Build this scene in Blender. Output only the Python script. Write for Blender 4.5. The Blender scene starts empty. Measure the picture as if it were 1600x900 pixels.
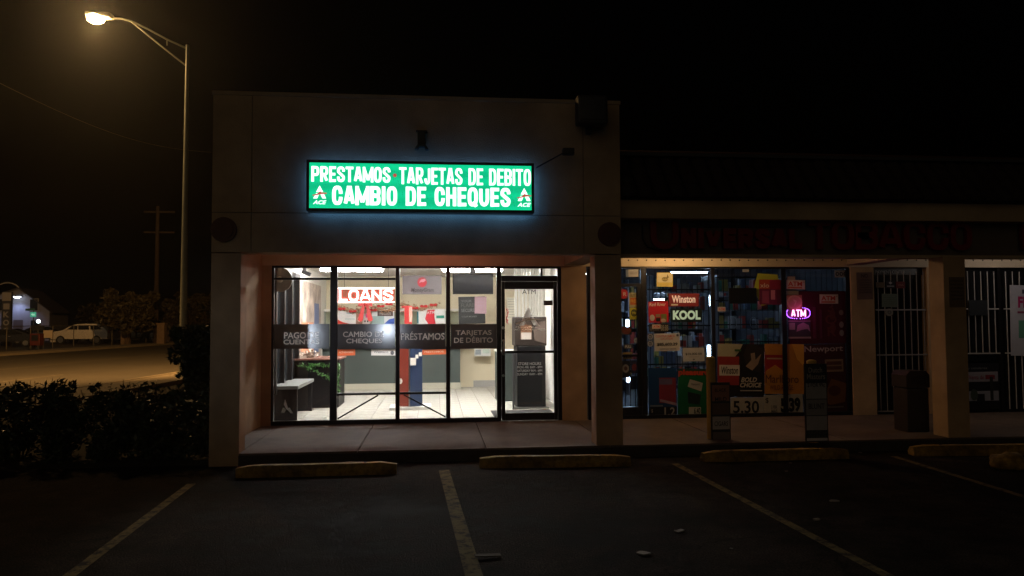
import bpy, bmesh, math, random
from mathutils import Vector, Matrix, noise
random.seed(7)
S = bpy.context.scene
COL = S.collection
rad = math.radians
# ------------------------------------------------------------------ camera
YAW, PITCH, ROLL, FPX = .1024, .0447, -.0049, 1170.0
CAM = Vector((0, -9.2534, 1.6988))
def cam_basis():
    cy, sy, cp, sp, cr, sr = math.cos(YAW), math.sin(YAW), math.cos(PITCH), math.sin(PITCH), math.cos(ROLL), math.sin(ROLL)
    f = Vector((sy*cp, cy*cp, sp)); r = Vector((cy, -sy, 0)); u = r.cross(f)
    return cr*r+sr*u, -sr*r+cr*u, f
RV, UV, FV = cam_basis()
cd = bpy.data.cameras.new('camera'); cam = bpy.data.objects.new('camera', cd); COL.objects.link(cam)
cam.matrix_world = Matrix(((RV.x, UV.x, -FV.x, CAM.x), (RV.y, UV.y, -FV.y, CAM.y), (RV.z, UV.z, -FV.z, CAM.z), (0, 0, 0, 1)))
cd.sensor_width = 36; cd.lens = 36*FPX/1600; cd.clip_end = 2000; cd.clip_start = .05
S.camera = cam
# ------------------------------------------------------------------ world, ambient night light, exposure
W = bpy.data.worlds.new('World'); S.world = W; W.use_nodes = True
wn = W.node_tree.nodes; wl = W.node_tree.links
bg = wn['Background']
sky = wn.new('ShaderNodeTexSky'); sky.sky_type = 'NISHITA'; sky.sun_disc = False
sky.sun_elevation = rad(-4); sky.sun_rotation = rad(200)
wl.new(sky.outputs[0], bg.inputs[0]); bg.inputs[1].default_value = .012
sun = bpy.data.lights.new('town_glow', 'SUN'); sun.energy = .098; sun.angle = rad(70); sun.color = (1, .75, .47)
so = bpy.data.objects.new('town_glow', sun); COL.objects.link(so)
so.rotation_euler = Vector((.40, .92, -.10)).to_track_quat('-Z', 'Y').to_euler()
S.view_settings.view_transform = 'Standard'; S.view_settings.look = 'None'; S.view_settings.exposure = 0; S.view_settings.gamma = 1
S.render.engine = 'CYCLES'
S.cycles.max_bounces = 7; S.cycles.diffuse_bounces = 4; S.cycles.glossy_bounces = 3; S.cycles.transparent_max_bounces = 16
S.cycles.sample_clamp_indirect = 3; S.cycles.use_denoising = True
# ------------------------------------------------------------------ helpers
def at(px, py, Y=None, Z=None):
    d = FV*FPX + RV*(px-800) - UV*(py-450)
    t = (Y-CAM.y)/d.y if Y is not None else (Z-CAM.z)/d.z
    return CAM + d*t
def rect(px0, py0, px1, py1, Y):
    mx, my = (px0+px1)/2, (py0+py1)/2
    return at(px0, my, Y).x, at(px1, my, Y).x, at(mx, py1, Y).z, at(mx, py0, Y).z
MATS = {}
def mat(name, c, rough=.6, metal=0, var=0, vs=4, bump=0, bs=60, em=None, es=0, spec=None, var2=0, vs2=.5):
    if name in MATS: return MATS[name]
    m = bpy.data.materials.new(name); m.use_nodes = True; MATS[name] = m
    nt = m.node_tree; p = nt.nodes['Principled BSDF']
    p.inputs['Base Color'].default_value = (*c, 1); p.inputs['Roughness'].default_value = rough; p.inputs['Metallic'].default_value = metal
    if spec is not None: p.inputs['Specular IOR Level'].default_value = spec
    if em: p.inputs['Emission Color'].default_value = (*em, 1); p.inputs['Emission Strength'].default_value = es
    if var or bump or var2:
        tc = nt.nodes.new('ShaderNodeTexCoord')
    src = None
    if var:
        n = nt.nodes.new('ShaderNodeTexNoise'); n.inputs['Scale'].default_value = vs; n.inputs['Detail'].default_value = 6; n.inputs['Roughness'].default_value = .65
        nt.links.new(tc.outputs['Object'], n.inputs['Vector'])
        r = nt.nodes.new('ShaderNodeMapRange'); r.inputs[1].default_value = .3; r.inputs[2].default_value = .7; r.inputs[3].default_value = 1-var; r.inputs[4].default_value = 1+var*.6
        nt.links.new(n.outputs[0], r.inputs[0]); src = r.outputs[0]
    if var2:
        n2 = nt.nodes.new('ShaderNodeTexNoise'); n2.inputs['Scale'].default_value = vs2; n2.inputs['Detail'].default_value = 3
        nt.links.new(tc.outputs['Object'], n2.inputs['Vector'])
        r2 = nt.nodes.new('ShaderNodeMapRange'); r2.inputs[1].default_value = .35; r2.inputs[2].default_value = .65; r2.inputs[3].default_value = 1-var2; r2.inputs[4].default_value = 1+var2*.4
        nt.links.new(n2.outputs[0], r2.inputs[0])
        if src:
            mm = nt.nodes.new('ShaderNodeMath'); mm.operation = 'MULTIPLY'; nt.links.new(src, mm.inputs[0]); nt.links.new(r2.outputs[0], mm.inputs[1]); src = mm.outputs[0]
        else: src = r2.outputs[0]
    if src:
        v = nt.nodes.new('ShaderNodeVectorMath'); v.operation = 'SCALE'; v.inputs[0].default_value = c
        nt.links.new(src, v.inputs['Scale']); nt.links.new(v.outputs[0], p.inputs['Base Color'])
    if bump:
        n = nt.nodes.new('ShaderNodeTexNoise'); n.inputs['Scale'].default_value = bs; n.inputs['Detail'].default_value = 4
        nt.links.new(tc.outputs['Object'], n.inputs['Vector'])
        b = nt.nodes.new('ShaderNodeBump'); b.inputs['Strength'].default_value = bump; b.inputs['Distance'].default_value = .01
        nt.links.new(n.outputs[0], b.inputs['Height']); nt.links.new(b.outputs[0], p.inputs['Normal'])
    return m
def pm(c, rough=.55):   # printed paper or vinyl of one colour
    return mat('print_%02x%02x%02x_%d' % (*(int(max(0, min(1, x))*255) for x in c), int(rough*10)), c, rough, var=.08, vs=9, spec=.22)
def em(name, c, s): return mat(name, c, .5, em=c, es=s)
def glass(name, tint=(1, 1, 1), refl=1.0, rough=.0):
    if name in MATS: return MATS[name]
    m = bpy.data.materials.new(name); m.use_nodes = True; MATS[name] = m
    nt = m.node_tree; nt.nodes.clear()
    o = nt.nodes.new('ShaderNodeOutputMaterial'); mx = nt.nodes.new('ShaderNodeMixShader'); t = nt.nodes.new('ShaderNodeBsdfTransparent'); g = nt.nodes.new('ShaderNodeBsdfGlossy')
    fr = nt.nodes.new('ShaderNodeFresnel'); fr.inputs[0].default_value = 1.5
    ml = nt.nodes.new('ShaderNodeMath'); ml.operation = 'MULTIPLY'; ml.inputs[1].default_value = refl
    t.inputs[0].default_value = (*tint, 1); g.inputs['Roughness'].default_value = rough
    nt.links.new(fr.outputs[0], ml.inputs[0]); nt.links.new(ml.outputs[0], mx.inputs[0]); nt.links.new(t.outputs[0], mx.inputs[1]); nt.links.new(g.outputs[0], mx.inputs[2]); nt.links.new(mx.outputs[0], o.inputs[0])
    return m

def tag(o, label=None, cat=None, group=None, kind=None):
    if label: o['label'] = label
    if cat: o['category'] = cat
    if group: o['group'] = group
    if kind: o['kind'] = kind
    return o
def thing(name, label, cat, loc=(0, 0, 0), group=None, rz=0):
    o = bpy.data.objects.new(name, None); COL.objects.link(o); o.location = loc; o.rotation_euler = (0, 0, rz); o.empty_display_size = .2
    return tag(o, label, cat, group)
class MB:
    def __init__(s): s.bm = bmesh.new()
    def box(s, x0, x1, y0, y1, z0, z1, bev=0):
        r = bmesh.ops.create_cube(s.bm, size=1)['verts']
        for v in r: v.co = Vector(((x0+x1)/2+v.co.x*(x1-x0), (y0+y1)/2+v.co.y*(y1-y0), (z0+z1)/2+v.co.z*(z1-z0)))
        if bev: s._bev(r, bev)
        return s
    def _bev(s, verts, b, seg=2):
        es = {e for v in verts for e in v.link_edges}
        bmesh.ops.bevel(s.bm, geom=list(es), offset=b, segments=seg, affect='EDGES', profile=.6)
    def obox(s, c, size, rot=(0, 0, 0), bev=0):
        from mathutils import Euler
        m = Matrix.Translation(c) @ Euler(rot).to_matrix().to_4x4() @ Matrix.Diagonal((*size, 1))
        r = bmesh.ops.create_cube(s.bm, size=1, matrix=m)['verts']
        if bev: s._bev(r, bev)
        return s
    def cyl(s, p0, p1, r, r2=None, seg=12, caps=True):
        p0, p1 = Vector(p0), Vector(p1); d = p1-p0
        m = Matrix.Translation((p0+p1)/2) @ d.to_track_quat('Z', 'Y').to_matrix().to_4x4()
        bmesh.ops.create_cone(s.bm, cap_ends=caps, segments=seg, radius1=r, radius2=r if r2 is None else r2, depth=d.length, matrix=m)
        return s
    def tube(s, pts, r, seg=8):
        pts = [Vector(p) for p in pts]; rings = []
        rr = r if isinstance(r, (list, tuple)) else [r]*len(pts)
        for i, p in enumerate(pts):
            d = (pts[min(i+1, len(pts)-1)]-pts[max(i-1, 0)]).normalized(); q = d.to_track_quat('Z', 'Y')
            rings.append([s.bm.verts.new(p+q @ Vector((math.cos(a)*rr[i], math.sin(a)*rr[i], 0))) for a in [2*math.pi*k/seg for k in range(seg)]])
        for a, b in zip(rings, rings[1:]):
            for k in range(seg): s.bm.faces.new((a[k], a[(k+1) % seg], b[(k+1) % seg], b[k]))
        s.bm.faces.new(rings[0][::-1]); s.bm.faces.new(rings[-1]); return s
    def sph(s, c, r, sc=(1, 1, 1), seg=16, rings=10):
        bmesh.ops.create_uvsphere(s.bm, u_segments=seg, v_segments=rings, radius=r, matrix=Matrix.Translation(c) @ Matrix.Diagonal((*sc, 1))); return s
    def prism(s, poly, y0, y1):      # polygon of (x, z), extruded along y
        a = [s.bm.verts.new((x, y0, z)) for x, z in poly]; b = [s.bm.verts.new((x, y1, z)) for x, z in poly]; n = len(poly)
        fa = s.bm.faces.new(a); fb = s.bm.faces.new(b[::-1]); fs = [s.bm.faces.new((a[i], b[i], b[(i+1) % n], a[(i+1) % n])) for i in range(n)]
        bmesh.ops.recalc_face_normals(s.bm, faces=[fa, fb]+fs); return s
    def quad(s, *p):
        s.bm.faces.new([s.bm.verts.new(q) for q in p]); return s
    def mesh(s, name, smooth=False):
        me = bpy.data.meshes.new(name)
        bmesh.ops.recalc_face_normals(s.bm, faces=s.bm.faces)
        s.bm.to_mesh(me); s.bm.free()
        if smooth:
            for p in me.polygons: p.use_smooth = True
        return me
    def build(s, name, m, parent=None, kind=None, smooth=False, label=None):
        me = s.mesh(name, smooth); me.materials.append(m)
        o = bpy.data.objects.new(name, me); COL.objects.link(o)
        if parent: o.parent = parent
        if kind: o['kind'] = kind
        if label: o['label'] = label
        return o
def inst(name, me, parent=None, loc=(0, 0, 0), rot=(0, 0, 0), sc=(1, 1, 1)):
    o = bpy.data.objects.new(name, me); COL.objects.link(o); o.parent = parent; o.location = loc; o.rotation_euler = rot; o.scale = sc; return o
def kids(o): return [c for c in bpy.data.objects if c.parent == o]
def copy_tree(o, parent=None, loc=None, label=None):
    c = o.copy(); COL.objects.link(c)
    if parent: c.parent = parent
    if loc is not None: c.location = loc
    if label: c['label'] = label
    for k in kids(o): copy_tree(k, c)
    return c
TXT = {}
def text(s, x0, x1, z0, z1, y, m, parent, depth=.002, bold=0, shear=0, name='lettering', back=False, space=1.0):
    """lettering filling the box x0..x1, z0..z1 on the plane y, facing -Y"""
    key = (s, round(bold, 4), shear, space, depth)
    if key not in TXT:
        cu = bpy.data.curves.new('t', 'FONT'); cu.body = s; cu.size = 1; cu.offset = bold; cu.shear = shear; cu.space_character = space
        cu.align_x = 'CENTER'; cu.extrude = .5; cu.resolution_u = 3; cu.space_line = .95
        o = bpy.data.objects.new('t', cu); COL.objects.link(o)
        dg = bpy.context.evaluated_depsgraph_get(); me = bpy.data.meshes.new_from_object(o.evaluated_get(dg)); bpy.data.objects.remove(o)
        TXT[key] = me
    me = TXT[key].copy()
    xs = [v.co.x for v in me.vertices]; ys = [v.co.y for v in me.vertices]
    if not xs: return None
    ax, bx, ay, by = min(xs), max(xs), min(ys), max(ys)
    for v in me.vertices:
        X = x0+(v.co.x-ax)/(bx-ax)*(x1-x0); Zz = z0+(v.co.y-ay)/(by-ay)*(z1-z0)
        v.co = Vector((X, y-v.co.z*depth-depth/2, Zz))
    me.name = name; me.materials.clear(); me.materials.append(m)
    o = bpy.data.objects.new(name, me); COL.objects.link(o)
    if parent: o.parent = parent
    return o
def ptext(s, px0, py0, px1, py1, Y, m, parent, **k):
    x0, x1, z0, z1 = rect(px0, py0, px1, py1, Y)
    return text(s, x0, x1, z0, z1, Y, m, parent, **k)
GL = {}
def _arc(cx, cy, rx, ry, a0, a1, n=5): return [(cx+rx*math.cos(rad(a0+(a1-a0)*k/n)), cy+ry*math.sin(rad(a0+(a1-a0)*k/n))) for k in range(n+1)]
_c = .36
def _rr(a, b): return _arc(1-_c, 1-_c, _c, _c, a, b)
_O = [(0, _c)]+[(x, y) for x, y in _arc(_c, _c, _c, _c, 180, 270)]+_arc(1-_c, _c, _c, _c, 270, 360)+_arc(1-_c, 1-_c, _c, _c, 0, 90)+_arc(_c, 1-_c, _c, _c, 90, 180)+[(0, _c)]
_bowl = lambda y0, y1: [(0, y0)]+_arc(.66, y0+.18, .34, .18, -90, 0, 3)+_arc(.66, y1-.18, .34, .18, 0, 90, 3)+[(0, y1)]
GL.update({'P': [[(0, 0), (0, 1)], _bowl(.44, 1)], 'R': [[(0, 0), (0, 1)], _bowl(.48, 1), [(.45, .48), (1, 0)]], 'B': [[(0, 0), (0, 1)], _bowl(.5, 1), _bowl(0, .5)], 'D': [[(0, 0), (0, 1)], [(0, 0)]+_arc(.6, .35, .4, .35, -90, 0, 4)+_arc(.6, .65, .4, .35, 0, 90, 4)+[(0, 1)]],
 'E': [[(1, 0), (0, 0), (0, 1), (1, 1)], [(0, .5), (.85, .5)]], 'F': [[(0, 0), (0, 1), (1, 1)], [(0, .5), (.85, .5)]], 'T': [[(.5, 0), (.5, 1)], [(-.05, 1), (1.05, 1)]], 'A': [[(-.04, -.01), (.40, 1), (.60, 1), (1.04, -.01)], [(.2, .26), (.8, .26)]], 'M': [[(-.08, 0), (-.08, 1)], [(-.08, 1), (.5, .08), (1.08, 1)], [(1.08, 1), (1.08, 0)]],
 'N': [[(0, 0), (0, 1), (1, 0), (1, 1)]], 'V': [[(0, 1), (.5, 0), (1, 1)]], 'I': [[(.5, 0), (.5, 1)]], 'H': [[(0, 0), (0, 1)], [(1, 0), (1, 1)], [(0, .5), (1, .5)]], 'L': [[(0, 1), (0, 0), (1, 0)]], 'J': [[(1, 1)]+_arc(.5, .3, .5, .3, 0, -180, 7)],
 'U': [[(0, 1)]+_arc(.5, .36, .5, .36, 180, 360, 8)+[(1, 1)]], 'O': [_O], 'Q': [_O, [(.6, .2), (1.05, -.12)]], 'C': [[(1, .68)]+_arc(1-_c, 1-_c, _c, _c, 0, 90)+_arc(_c, 1-_c, _c, _c, 90, 180)+_arc(_c, _c, _c, _c, 180, 270)+_arc(1-_c, _c, _c, _c, 270, 360)+[(1, .34)]],
 'S': [[(1, .74)]+_arc(.64, .76, .36, .24, 10, 90, 4)+_arc(.36, .76, .36, .24, 90, 200, 5)+[(.5, .5)]+_arc(.64, .24, .36, .24, 20, -90, 5)+_arc(.36, .24, .36, .24, -90, -190, 4)], 'K': [[(0, 0), (0, 1)], [(1, 1), (.05, .42)], [(.35, .58), (1, 0)]], 'G': [[(1, .68)]+_arc(1-_c, 1-_c, _c, _c, 0, 90)+_arc(_c, 1-_c, _c, _c, 90, 180)+_arc(_c, _c, _c, _c, 180, 270)+_arc(1-_c, _c, _c, _c, 270, 360)+[(1, .45), (.55, .45)]]})
GW = {'I': .0, 'M': 1.35, 'E': .8, 'L': .8, 'T': .9, 'J': .75, ' ': .35, 'F': .8, 'A': 1.05, 'V': 1.05}
def block(s, x0, x1, z0, z1, y, m, parent, t=.05, gap=.3, depth=.002, name='lettering', split=False):
    '''condensed heavy letters drawn as strokes of width t (metres), gap between letters in stroke widths'''
    ws = [GW.get(c, 1.0) for c in s]; n = len(s); W_ = x1-x0; ink = W_-t*n-gap*t*(n-1); u = ink/sum(ws); x = x0; out = []; mb = MB(); k = 0
    for c, w in zip(s, ws):
        bw = u*w
        if split: mb = MB(); k = 0
        for pl_ in GL.get(c, []):
            pts = [(x+t/2+a*bw if c != 'I' else x+t/2, z0+t/2+b_*(z1-z0-t)) for a, b_ in pl_]
            for a, b_ in zip(pts, pts[1:]):
                dx, dz = b_[0]-a[0], b_[1]-a[1]; L = math.hypot(dx, dz)
                if L < 1e-5: continue
                k += 1; nx_, nz_ = -dz/L*t/2, dx/L*t/2; ex, ez = dx/L*t*.16, dz/L*t*.16; ea = 0 if a != pts[0] else 1; eb = 0 if b_ != pts[-1] else 1
                if len(pts) < 6: ex, ez, = dx/L*t*.5*(1 if abs(dx) < 1e-6 or abs(dz) < 1e-6 else .0), dz/L*t*.5*(1 if abs(dx) < 1e-6 or abs(dz) < 1e-6 else .0)
                q_ = [(a[0]-ex+nx_, a[1]-ez+nz_), (a[0]-ex-nx_, a[1]-ez-nz_), (b_[0]+ex-nx_, b_[1]+ez-nz_), (b_[0]+ex+nx_, b_[1]+ez+nz_)]
                mb.prism(q_, y-depth-.00006*(k % 17), y)
        if split and GL.get(c): out.append(mb.build(name, m, parent, kind='stuff' if 0 else None))
        x += bw+t*(1+gap)
    if not split: out.append(mb.build(name, m, parent))
    return out
def pblock(s, a, b, c, d, Y, m, parent, **k):
    x0, x1, z0, z1 = rect(a, b, c, d, Y); return block(s, x0, x1, z0, z1, Y, m, parent, **k)
def disc(name, x, y, z, r, m, parent, th=.004, rx=None, seg=24):
    rx = rx or r
    return MB().prism([(x+rx*math.cos(2*math.pi*k/seg), z+r*math.sin(2*math.pi*k/seg)) for k in range(seg)], y-th, y).build(name, m, parent)
def poster(name, label, cat, pr, Y, bgc, items=(), th=.003, group=None, rough=.5, bgm=None):
    """flat printed sheet standing at depth Y; items are (kind, rectangle in sheet fractions, colour, text)"""
    x0, x1, z0, z1 = rect(*pr, Y); w, h = x1-x0, z1-z0
    t = thing(name, label, cat, ((x0+x1)/2, Y, z0), group)
    L = -(x0+x1)/2
    def loc(o):
        o.location = (L, -Y, -z0); return o
    loc(MB().box(x0, x1, Y-th, Y, z0, z1).build('sheet', bgm or pm(bgc, rough), t))
    yy = Y-th
    for it in items:
        k, (a, b, c, d), colr = it[:3]
        yy -= .0012
        X0, X1, Z0, Z1 = x0+a*w, x0+c*w, z0+(1-d)*h, z0+(1-b)*h
        mm = colr if isinstance(colr, bpy.types.Material) else pm(colr, rough)
        if k == 't': loc(text(it[3], X0, X1, Z0, Z1, yy, mm, t, bold=it[4] if len(it) > 4 else .01, shear=it[5] if len(it) > 5 else 0, depth=.001))
        elif k == 'b': loc(MB().box(X0, X1, yy-.001, yy, Z0, Z1).build('printed_panel', mm, t))
        elif k == 'o': loc(disc('printed_disc', (X0+X1)/2, yy, (Z0+Z1)/2, (Z1-Z0)/2, mm, t, .001, (X1-X0)/2))
        elif k == 'p': loc(MB().prism([(X0+u*(X1-X0), Z0+v*(Z1-Z0)) for u, v in it[3]], yy-.001, yy).build('printed_shape', mm, t))
    if cat in ('notice', 'sticker', 'poster', 'label', 'price sign'):
        t.rotation_euler = (0, math.sin(pr[0]*12.9898+pr[1]*4.1)*.022, 0)
    return t
def bars(parent, x0, x1, z0, z1, y, n, rails, m, r=.006, h=None):
    """vertical round bars welded to flat rails, each a part"""
    me = MB().cyl((0, 0, 0), (0, 0, 1), r, seg=8).mesh('bar'); me.materials.append(m)
    for i in range(n):
        x = x0+(x1-x0)*(i+.5)/n
        inst('bar', me, parent, (x, y, z0), (0, 0, 0), (1, 1, z1-z0))
    for zz in rails: MB().box(x0, x1, y-.012-r, y-r, zz-.011, zz+.011).build('rail', m, parent)
# ------------------------------------------------------------------ materials
stucco = mat('cream_stucco', (.52, .37, .215), .9, var=.16, vs=3, bump=.9, bs=70, var2=.3, vs2=.8)
stucco2 = mat('tan_stucco', (.46, .35, .22), .9, var=.14, vs=2.5, bump=.5, bs=80, var2=.25, vs2=.7)
pillar_m = mat('pillar_stucco', (.50, .345, .205), .9, var=.14, vs=3, bump=.5, bs=80, var2=.3, vs2=1.3)
brown = mat('medallion_clay', (.12, .05, .034), .7, var=.25, vs=14, bump=.4, bs=50)
alu = mat('bronze_aluminium', (.022, .020, .022), .38, .6, var=.15, vs=8)
chrome = mat('steel', (.5, .5, .5), .3, 1)
conc = mat('walk_concrete', (.15, .112, .086), .8, var=.22, vs=6, bump=.3, bs=120, var2=.3, vs2=1.1)
kerbm = mat('kerb_concrete', (.055, .042, .032), .9, var=.3, vs=5, bump=.4, bs=60)
yel = mat('yellow_paint_worn', (.34, .205, .03), .8, var=.6, vs=14, bump=.8, bs=40, var2=.5, vs2=3)
blk = mat('black_plastic', (.012, .012, .014), .45, var=.1)
wht = mat('white_paint', (.72, .70, .66), .5, var=.06, vs=5)
gl = glass('clear_glass'); gl_t = glass('store_glass', (.78, .82, .86), 1.0)
# ------------------------------------------------------------------ ground
asph = bpy.data.materials.new('lot_asphalt'); asph.use_nodes = True
nt = asph.node_tree; P = nt.nodes['Principled BSDF']; tc = nt.nodes.new('ShaderNodeTexCoord')
def nz(scale, det=5, rough=.6, typ='ShaderNodeTexNoise'):
    n = nt.nodes.new(typ); n.inputs['Scale'].default_value = scale
    if typ == 'ShaderNodeTexNoise': n.inputs['Detail'].default_value = det; n.inputs['Roughness'].default_value = rough
    nt.links.new(tc.outputs['Object'], n.inputs['Vector']); return n
def mr(src, a, b, c, d):
    r = nt.nodes.new('ShaderNodeMapRange'); [r.inputs[i].__setattr__('default_value', v) for i, v in zip((1, 2, 3, 4), (a, b, c, d))]; nt.links.new(src, r.inputs[0]); return r.outputs[0]
def mul(a, b):
    m = nt.nodes.new('ShaderNodeMath'); m.operation = 'MULTIPLY'; nt.links.new(a, m.inputs[0]); nt.links.new(b, m.inputs[1]); return m.outputs[0]
fine = mr(nz(70, 4).outputs[0], .35, .65, .1, 2.8); big = mr(nz(.55, 4).outputs[0], .38, .62, .3, 1.8); mid = mr(nz(3.2, 6, .7).outputs[0], .38, .62, .5, 1.5)
vor = nt.nodes.new('ShaderNodeTexVoronoi'); vor.feature = 'DISTANCE_TO_EDGE'; vor.inputs['Scale'].default_value = .45
wv = nt.nodes.new('ShaderNodeVectorMath'); wv.operation = 'ADD'; nn = nz(1.7, 5); sc_ = nt.nodes.new('ShaderNodeVectorMath'); sc_.operation = 'SCALE'; sc_.inputs['Scale'].default_value = .9
nt.links.new(nn.outputs[1], sc_.inputs[0]); nt.links.new(tc.outputs['Object'], wv.inputs[0]); nt.links.new(sc_.outputs[0], wv.inputs[1]); nt.links.new(wv.outputs[0], vor.inputs['Vector'])
crack = mr(vor.outputs['Distance'], .0, .012, .35, 1)
f = mul(mul(mul(fine, big), mid), crack)
v = nt.nodes.new('ShaderNodeVectorMath'); v.operation = 'SCALE'; v.inputs[0].default_value = (.0145, .0105, .0078); nt.links.new(f, v.inputs['Scale']); nt.links.new(v.outputs[0], P.inputs['Base Color'])
P.inputs['Roughness'].default_value = .85; P.inputs['Specular IOR Level'].default_value = .06
b = nt.nodes.new('ShaderNodeBump'); b.inputs['Strength'].default_value = .6; b.inputs['Distance'].default_value = .008; nt.links.new(f, b.inputs['Height']); nt.links.new(b.outputs[0], P.inputs['Normal'])
def plane(name, m, pts, z, kind='structure'):
    return MB().quad(*[(x, y, z) for x, y in pts]).build(name, m, kind=kind)
dirt = mat('dirt_ground', (.045, .038, .026), .95, var=.4, vs=2, bump=.5, bs=20)
plane('ground', dirt, [(-900, -300), (900, -300), (900, 1200), (-900, 1200)], -.03)
plane('parking_lot', asph, [(-7.6, -45), (40, -45), (40, .12), (-7.6, .12)], 0)
# street running away to the left of the building
SX, SK = -8.6, .10
def st(u, y): return (SX-u+SK*(y-15), y)
road_m = mat('street_asphalt', (.045, .040, .033), .75, var=.18, vs=.8, bump=.3, bs=70, var2=.3, vs2=.12)
line_m = mat('road_paint', (.42, .38, .28), .7, var=.35, vs=5)
plane('street', road_m, [st(0, -40), st(0, 300), st(16.2, 300), st(16.2, -40)], -.012)
cross = mat('far_walk_concrete', (.20, .17, .13), .9, var=.2, vs=1.2, bump=.3, bs=40)
for nm, u0, u1, z1 in (('street_kerb', -.18, 0, .1), ('pavement', -1.6, -.18, .09), ('street_kerb', 16.2, 16.4, .1), ('pavement', 16.4, 18.6, .09)):
    a, b_, c, d = st(u0, -30), st(u0, 160), st(u1, 160), st(u1, -30)
    mb = MB(); vs_ = [mb.bm.verts.new((*p, z)) for z in (-.03, z1) for p in (a, b_, c, d)]
    for q in ((0, 1, 2, 3), (4, 5, 6, 7), (0, 1, 5, 4), (1, 2, 6, 5), (2, 3, 7, 6), (3, 0, 4, 7)): mb.bm.faces.new([vs_[i] for i in q])
    mb.build(nm, cross, kind='structure')
mb = MB()
for y0 in range(2, 120, 12): mb.quad(*[(*st(u, y), -.006) for u, y in ((4.0, y0), (4.0, y0+3.4), (4.13, y0+3.4), (4.13, y0))])
for u in (8.0, 8.25): mb.quad(*[(*st(uu, y), -.006) for uu, y in ((u, -30), (u, 160), (u+.12, 160), (u+.12, -30))])
for y0 in range(2, 120, 12): mb.quad(*[(*st(u, y), -.006) for u, y in ((12.2, y0), (12.2, y0+3.4), (12.33, y0+3.4), (12.33, y0))])
mb.build('lane_markings', mat('road_paint_dull', (.11, .095, .07), .8, var=.4, vs=4), kind='structure')
far_lot = mat('far_lot_asphalt', (.06, .05, .04), .85, var=.25, vs=.8)
plane('far_parking_lot', far_lot, [st(18.6, -20), st(18.6, 140), st(70, 140), st(70, -20)], -.004)
# painted parking lines
pl_m = bpy.data.materials.new('worn_line_paint'); pl_m.use_nodes = True
n2 = pl_m.node_tree; p2 = n2.nodes['Principled BSDF']; t2 = n2.nodes.new('ShaderNodeTexCoord'); z2 = n2.nodes.new('ShaderNodeTexNoise'); z2.inputs['Scale'].default_value = 9; z2.inputs['Detail'].default_value = 8; z2.inputs['Roughness'].default_value = .75
cr = n2.nodes.new('ShaderNodeValToRGB'); cr.color_ramp.elements[0].position = .41; cr.color_ramp.elements[0].color = (.04, .034, .03, 1); cr.color_ramp.elements[1].position = .54; cr.color_ramp.elements[1].color = (.19, .145, .065, 1)
n2.links.new(t2.outputs['Object'], z2.inputs[0]); n2.links.new(z2.outputs[0], cr.inputs[0]); n2.links.new(cr.outputs[0], p2.inputs[0]); p2.inputs['Roughness'].default_value = .9; p2.inputs['Specular IOR Level'].default_value = .08
for x0, x1, y0, y1, w in ((.10, .36, -.56, -6.5, .12), (2.83, 3.06, -.52, -6.5, .085), (-2.56, -2.35, -.95, -6.5, .09), (5.66, 5.5, -.40, -6, .085), (8.4, 8.2, -.4, -6, .09)):
    mb = MB(); N = 14
    for k in range(N):
        a, c = k/N, (k+1)/N; xa, xb = x0+(x1-x0)*a, x0+(x1-x0)*c; ya, yb = y0+(y1-y0)*a, y0+(y1-y0)*c
        mb.quad((xa-w/2, ya, .004), (xa+w/2, ya, .004), (xb+w/2, yb, .004), (xb-w/2, yb, .004))
    mb.build('parking_line', pl_m, kind='structure')
# ------------------------------------------------------------------ raised walkway with its slabs
walk = tag(bpy.data.objects.new('walkway', None), kind='structure'); COL.objects.link(walk)
D = 2.37
MB().box(-2.32, 14, .0, D+.1, -.02, .128).build('walkway_bed', kerbm, walk)
xs_ = [-2.32, -.93, .62, 2.17, 3.74, 5.3, 6.85, 8.4, 9.95, 11.5, 13.05]
for i, (a, c) in enumerate(zip(xs_, xs_[1:])):
    MB().box(a+.006, c-.006, -.02, D+.05, .03 if 0 else .126, .15, bev=.004).build('slab', conc, walk)
MB().box(-2.32, 14, -.022, -.002, -.02, .124).build('kerb_face', kerbm, walk)
# ------------------------------------------------------------------ ACE corner unit: building
B1 = thing('storefront_building', 'cream stucco corner storefront with flat parapet under the lit green sign', 'building', (0, 0, 0))
HT = 4.505; ZF = 2.545; ZW = 2.565; SOF = 2.98
XL, XR = -2.665, 2.34
# front wall above the opening, in three stucco panels with recessed joints
for (z0, z1) in ((ZF, 3.02), (3.03, HT-.05)):
    for xa, xb in ((XL, -2.21), (-2.20, 1.86), (1.87, XR)):
        MB().box(xa, xb, 0, .3, z0, z1, bev=.004).build('stucco_panel', stucco, B1)
MB().box(XL+.01, XR-.01, .012, .29, ZF+.01, HT-.05).build('wall_core', mat('joint_dark', (.24, .19, .13), .95), B1)  # core of a darker tone than the panels, seen in the joints
MB().box(XL-.015, XR+.015, -.012, .33, HT-.05, HT, bev=.008).build('parapet_cap', stucco2, B1)
for a, c in ((XL, -2.319), (2.0, XR)):
    MB().box(a, c, .0, .29, -.02, ZF-.012, bev=.006).build('pillar', pillar_m, B1)
for x0, x1 in ((XL, XL+.06), (2.02, XR-.01)):
    MB().box(x0, x1, .301, D-.002, 2.58, SOF).build('beam', stucco, B1)
MB().box(XL, XR-.01, .302, D, SOF, SOF+.1).build('soffit', stucco, B1)
MB().box(XL, 14, D+.0, D+.18, ZW, SOF-.002).build('window_header', mat('header_paint', (.66, .55, .40), .75, var=.08, vs=5), B1)
for a, c in ((XL+.001, at(423, 560, D).x), (at(878, 560, D).x, at(917, 560, D).x)):
    MB().box(a, c, D-.002, D+.2, .128, ZW-.002).build('wall_pier', pillar_m, B1)
MB().box(XL, XL+.062, .292, D-.004, -.02, 2.577).build('end_wall', pillar_m, B1)
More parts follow.
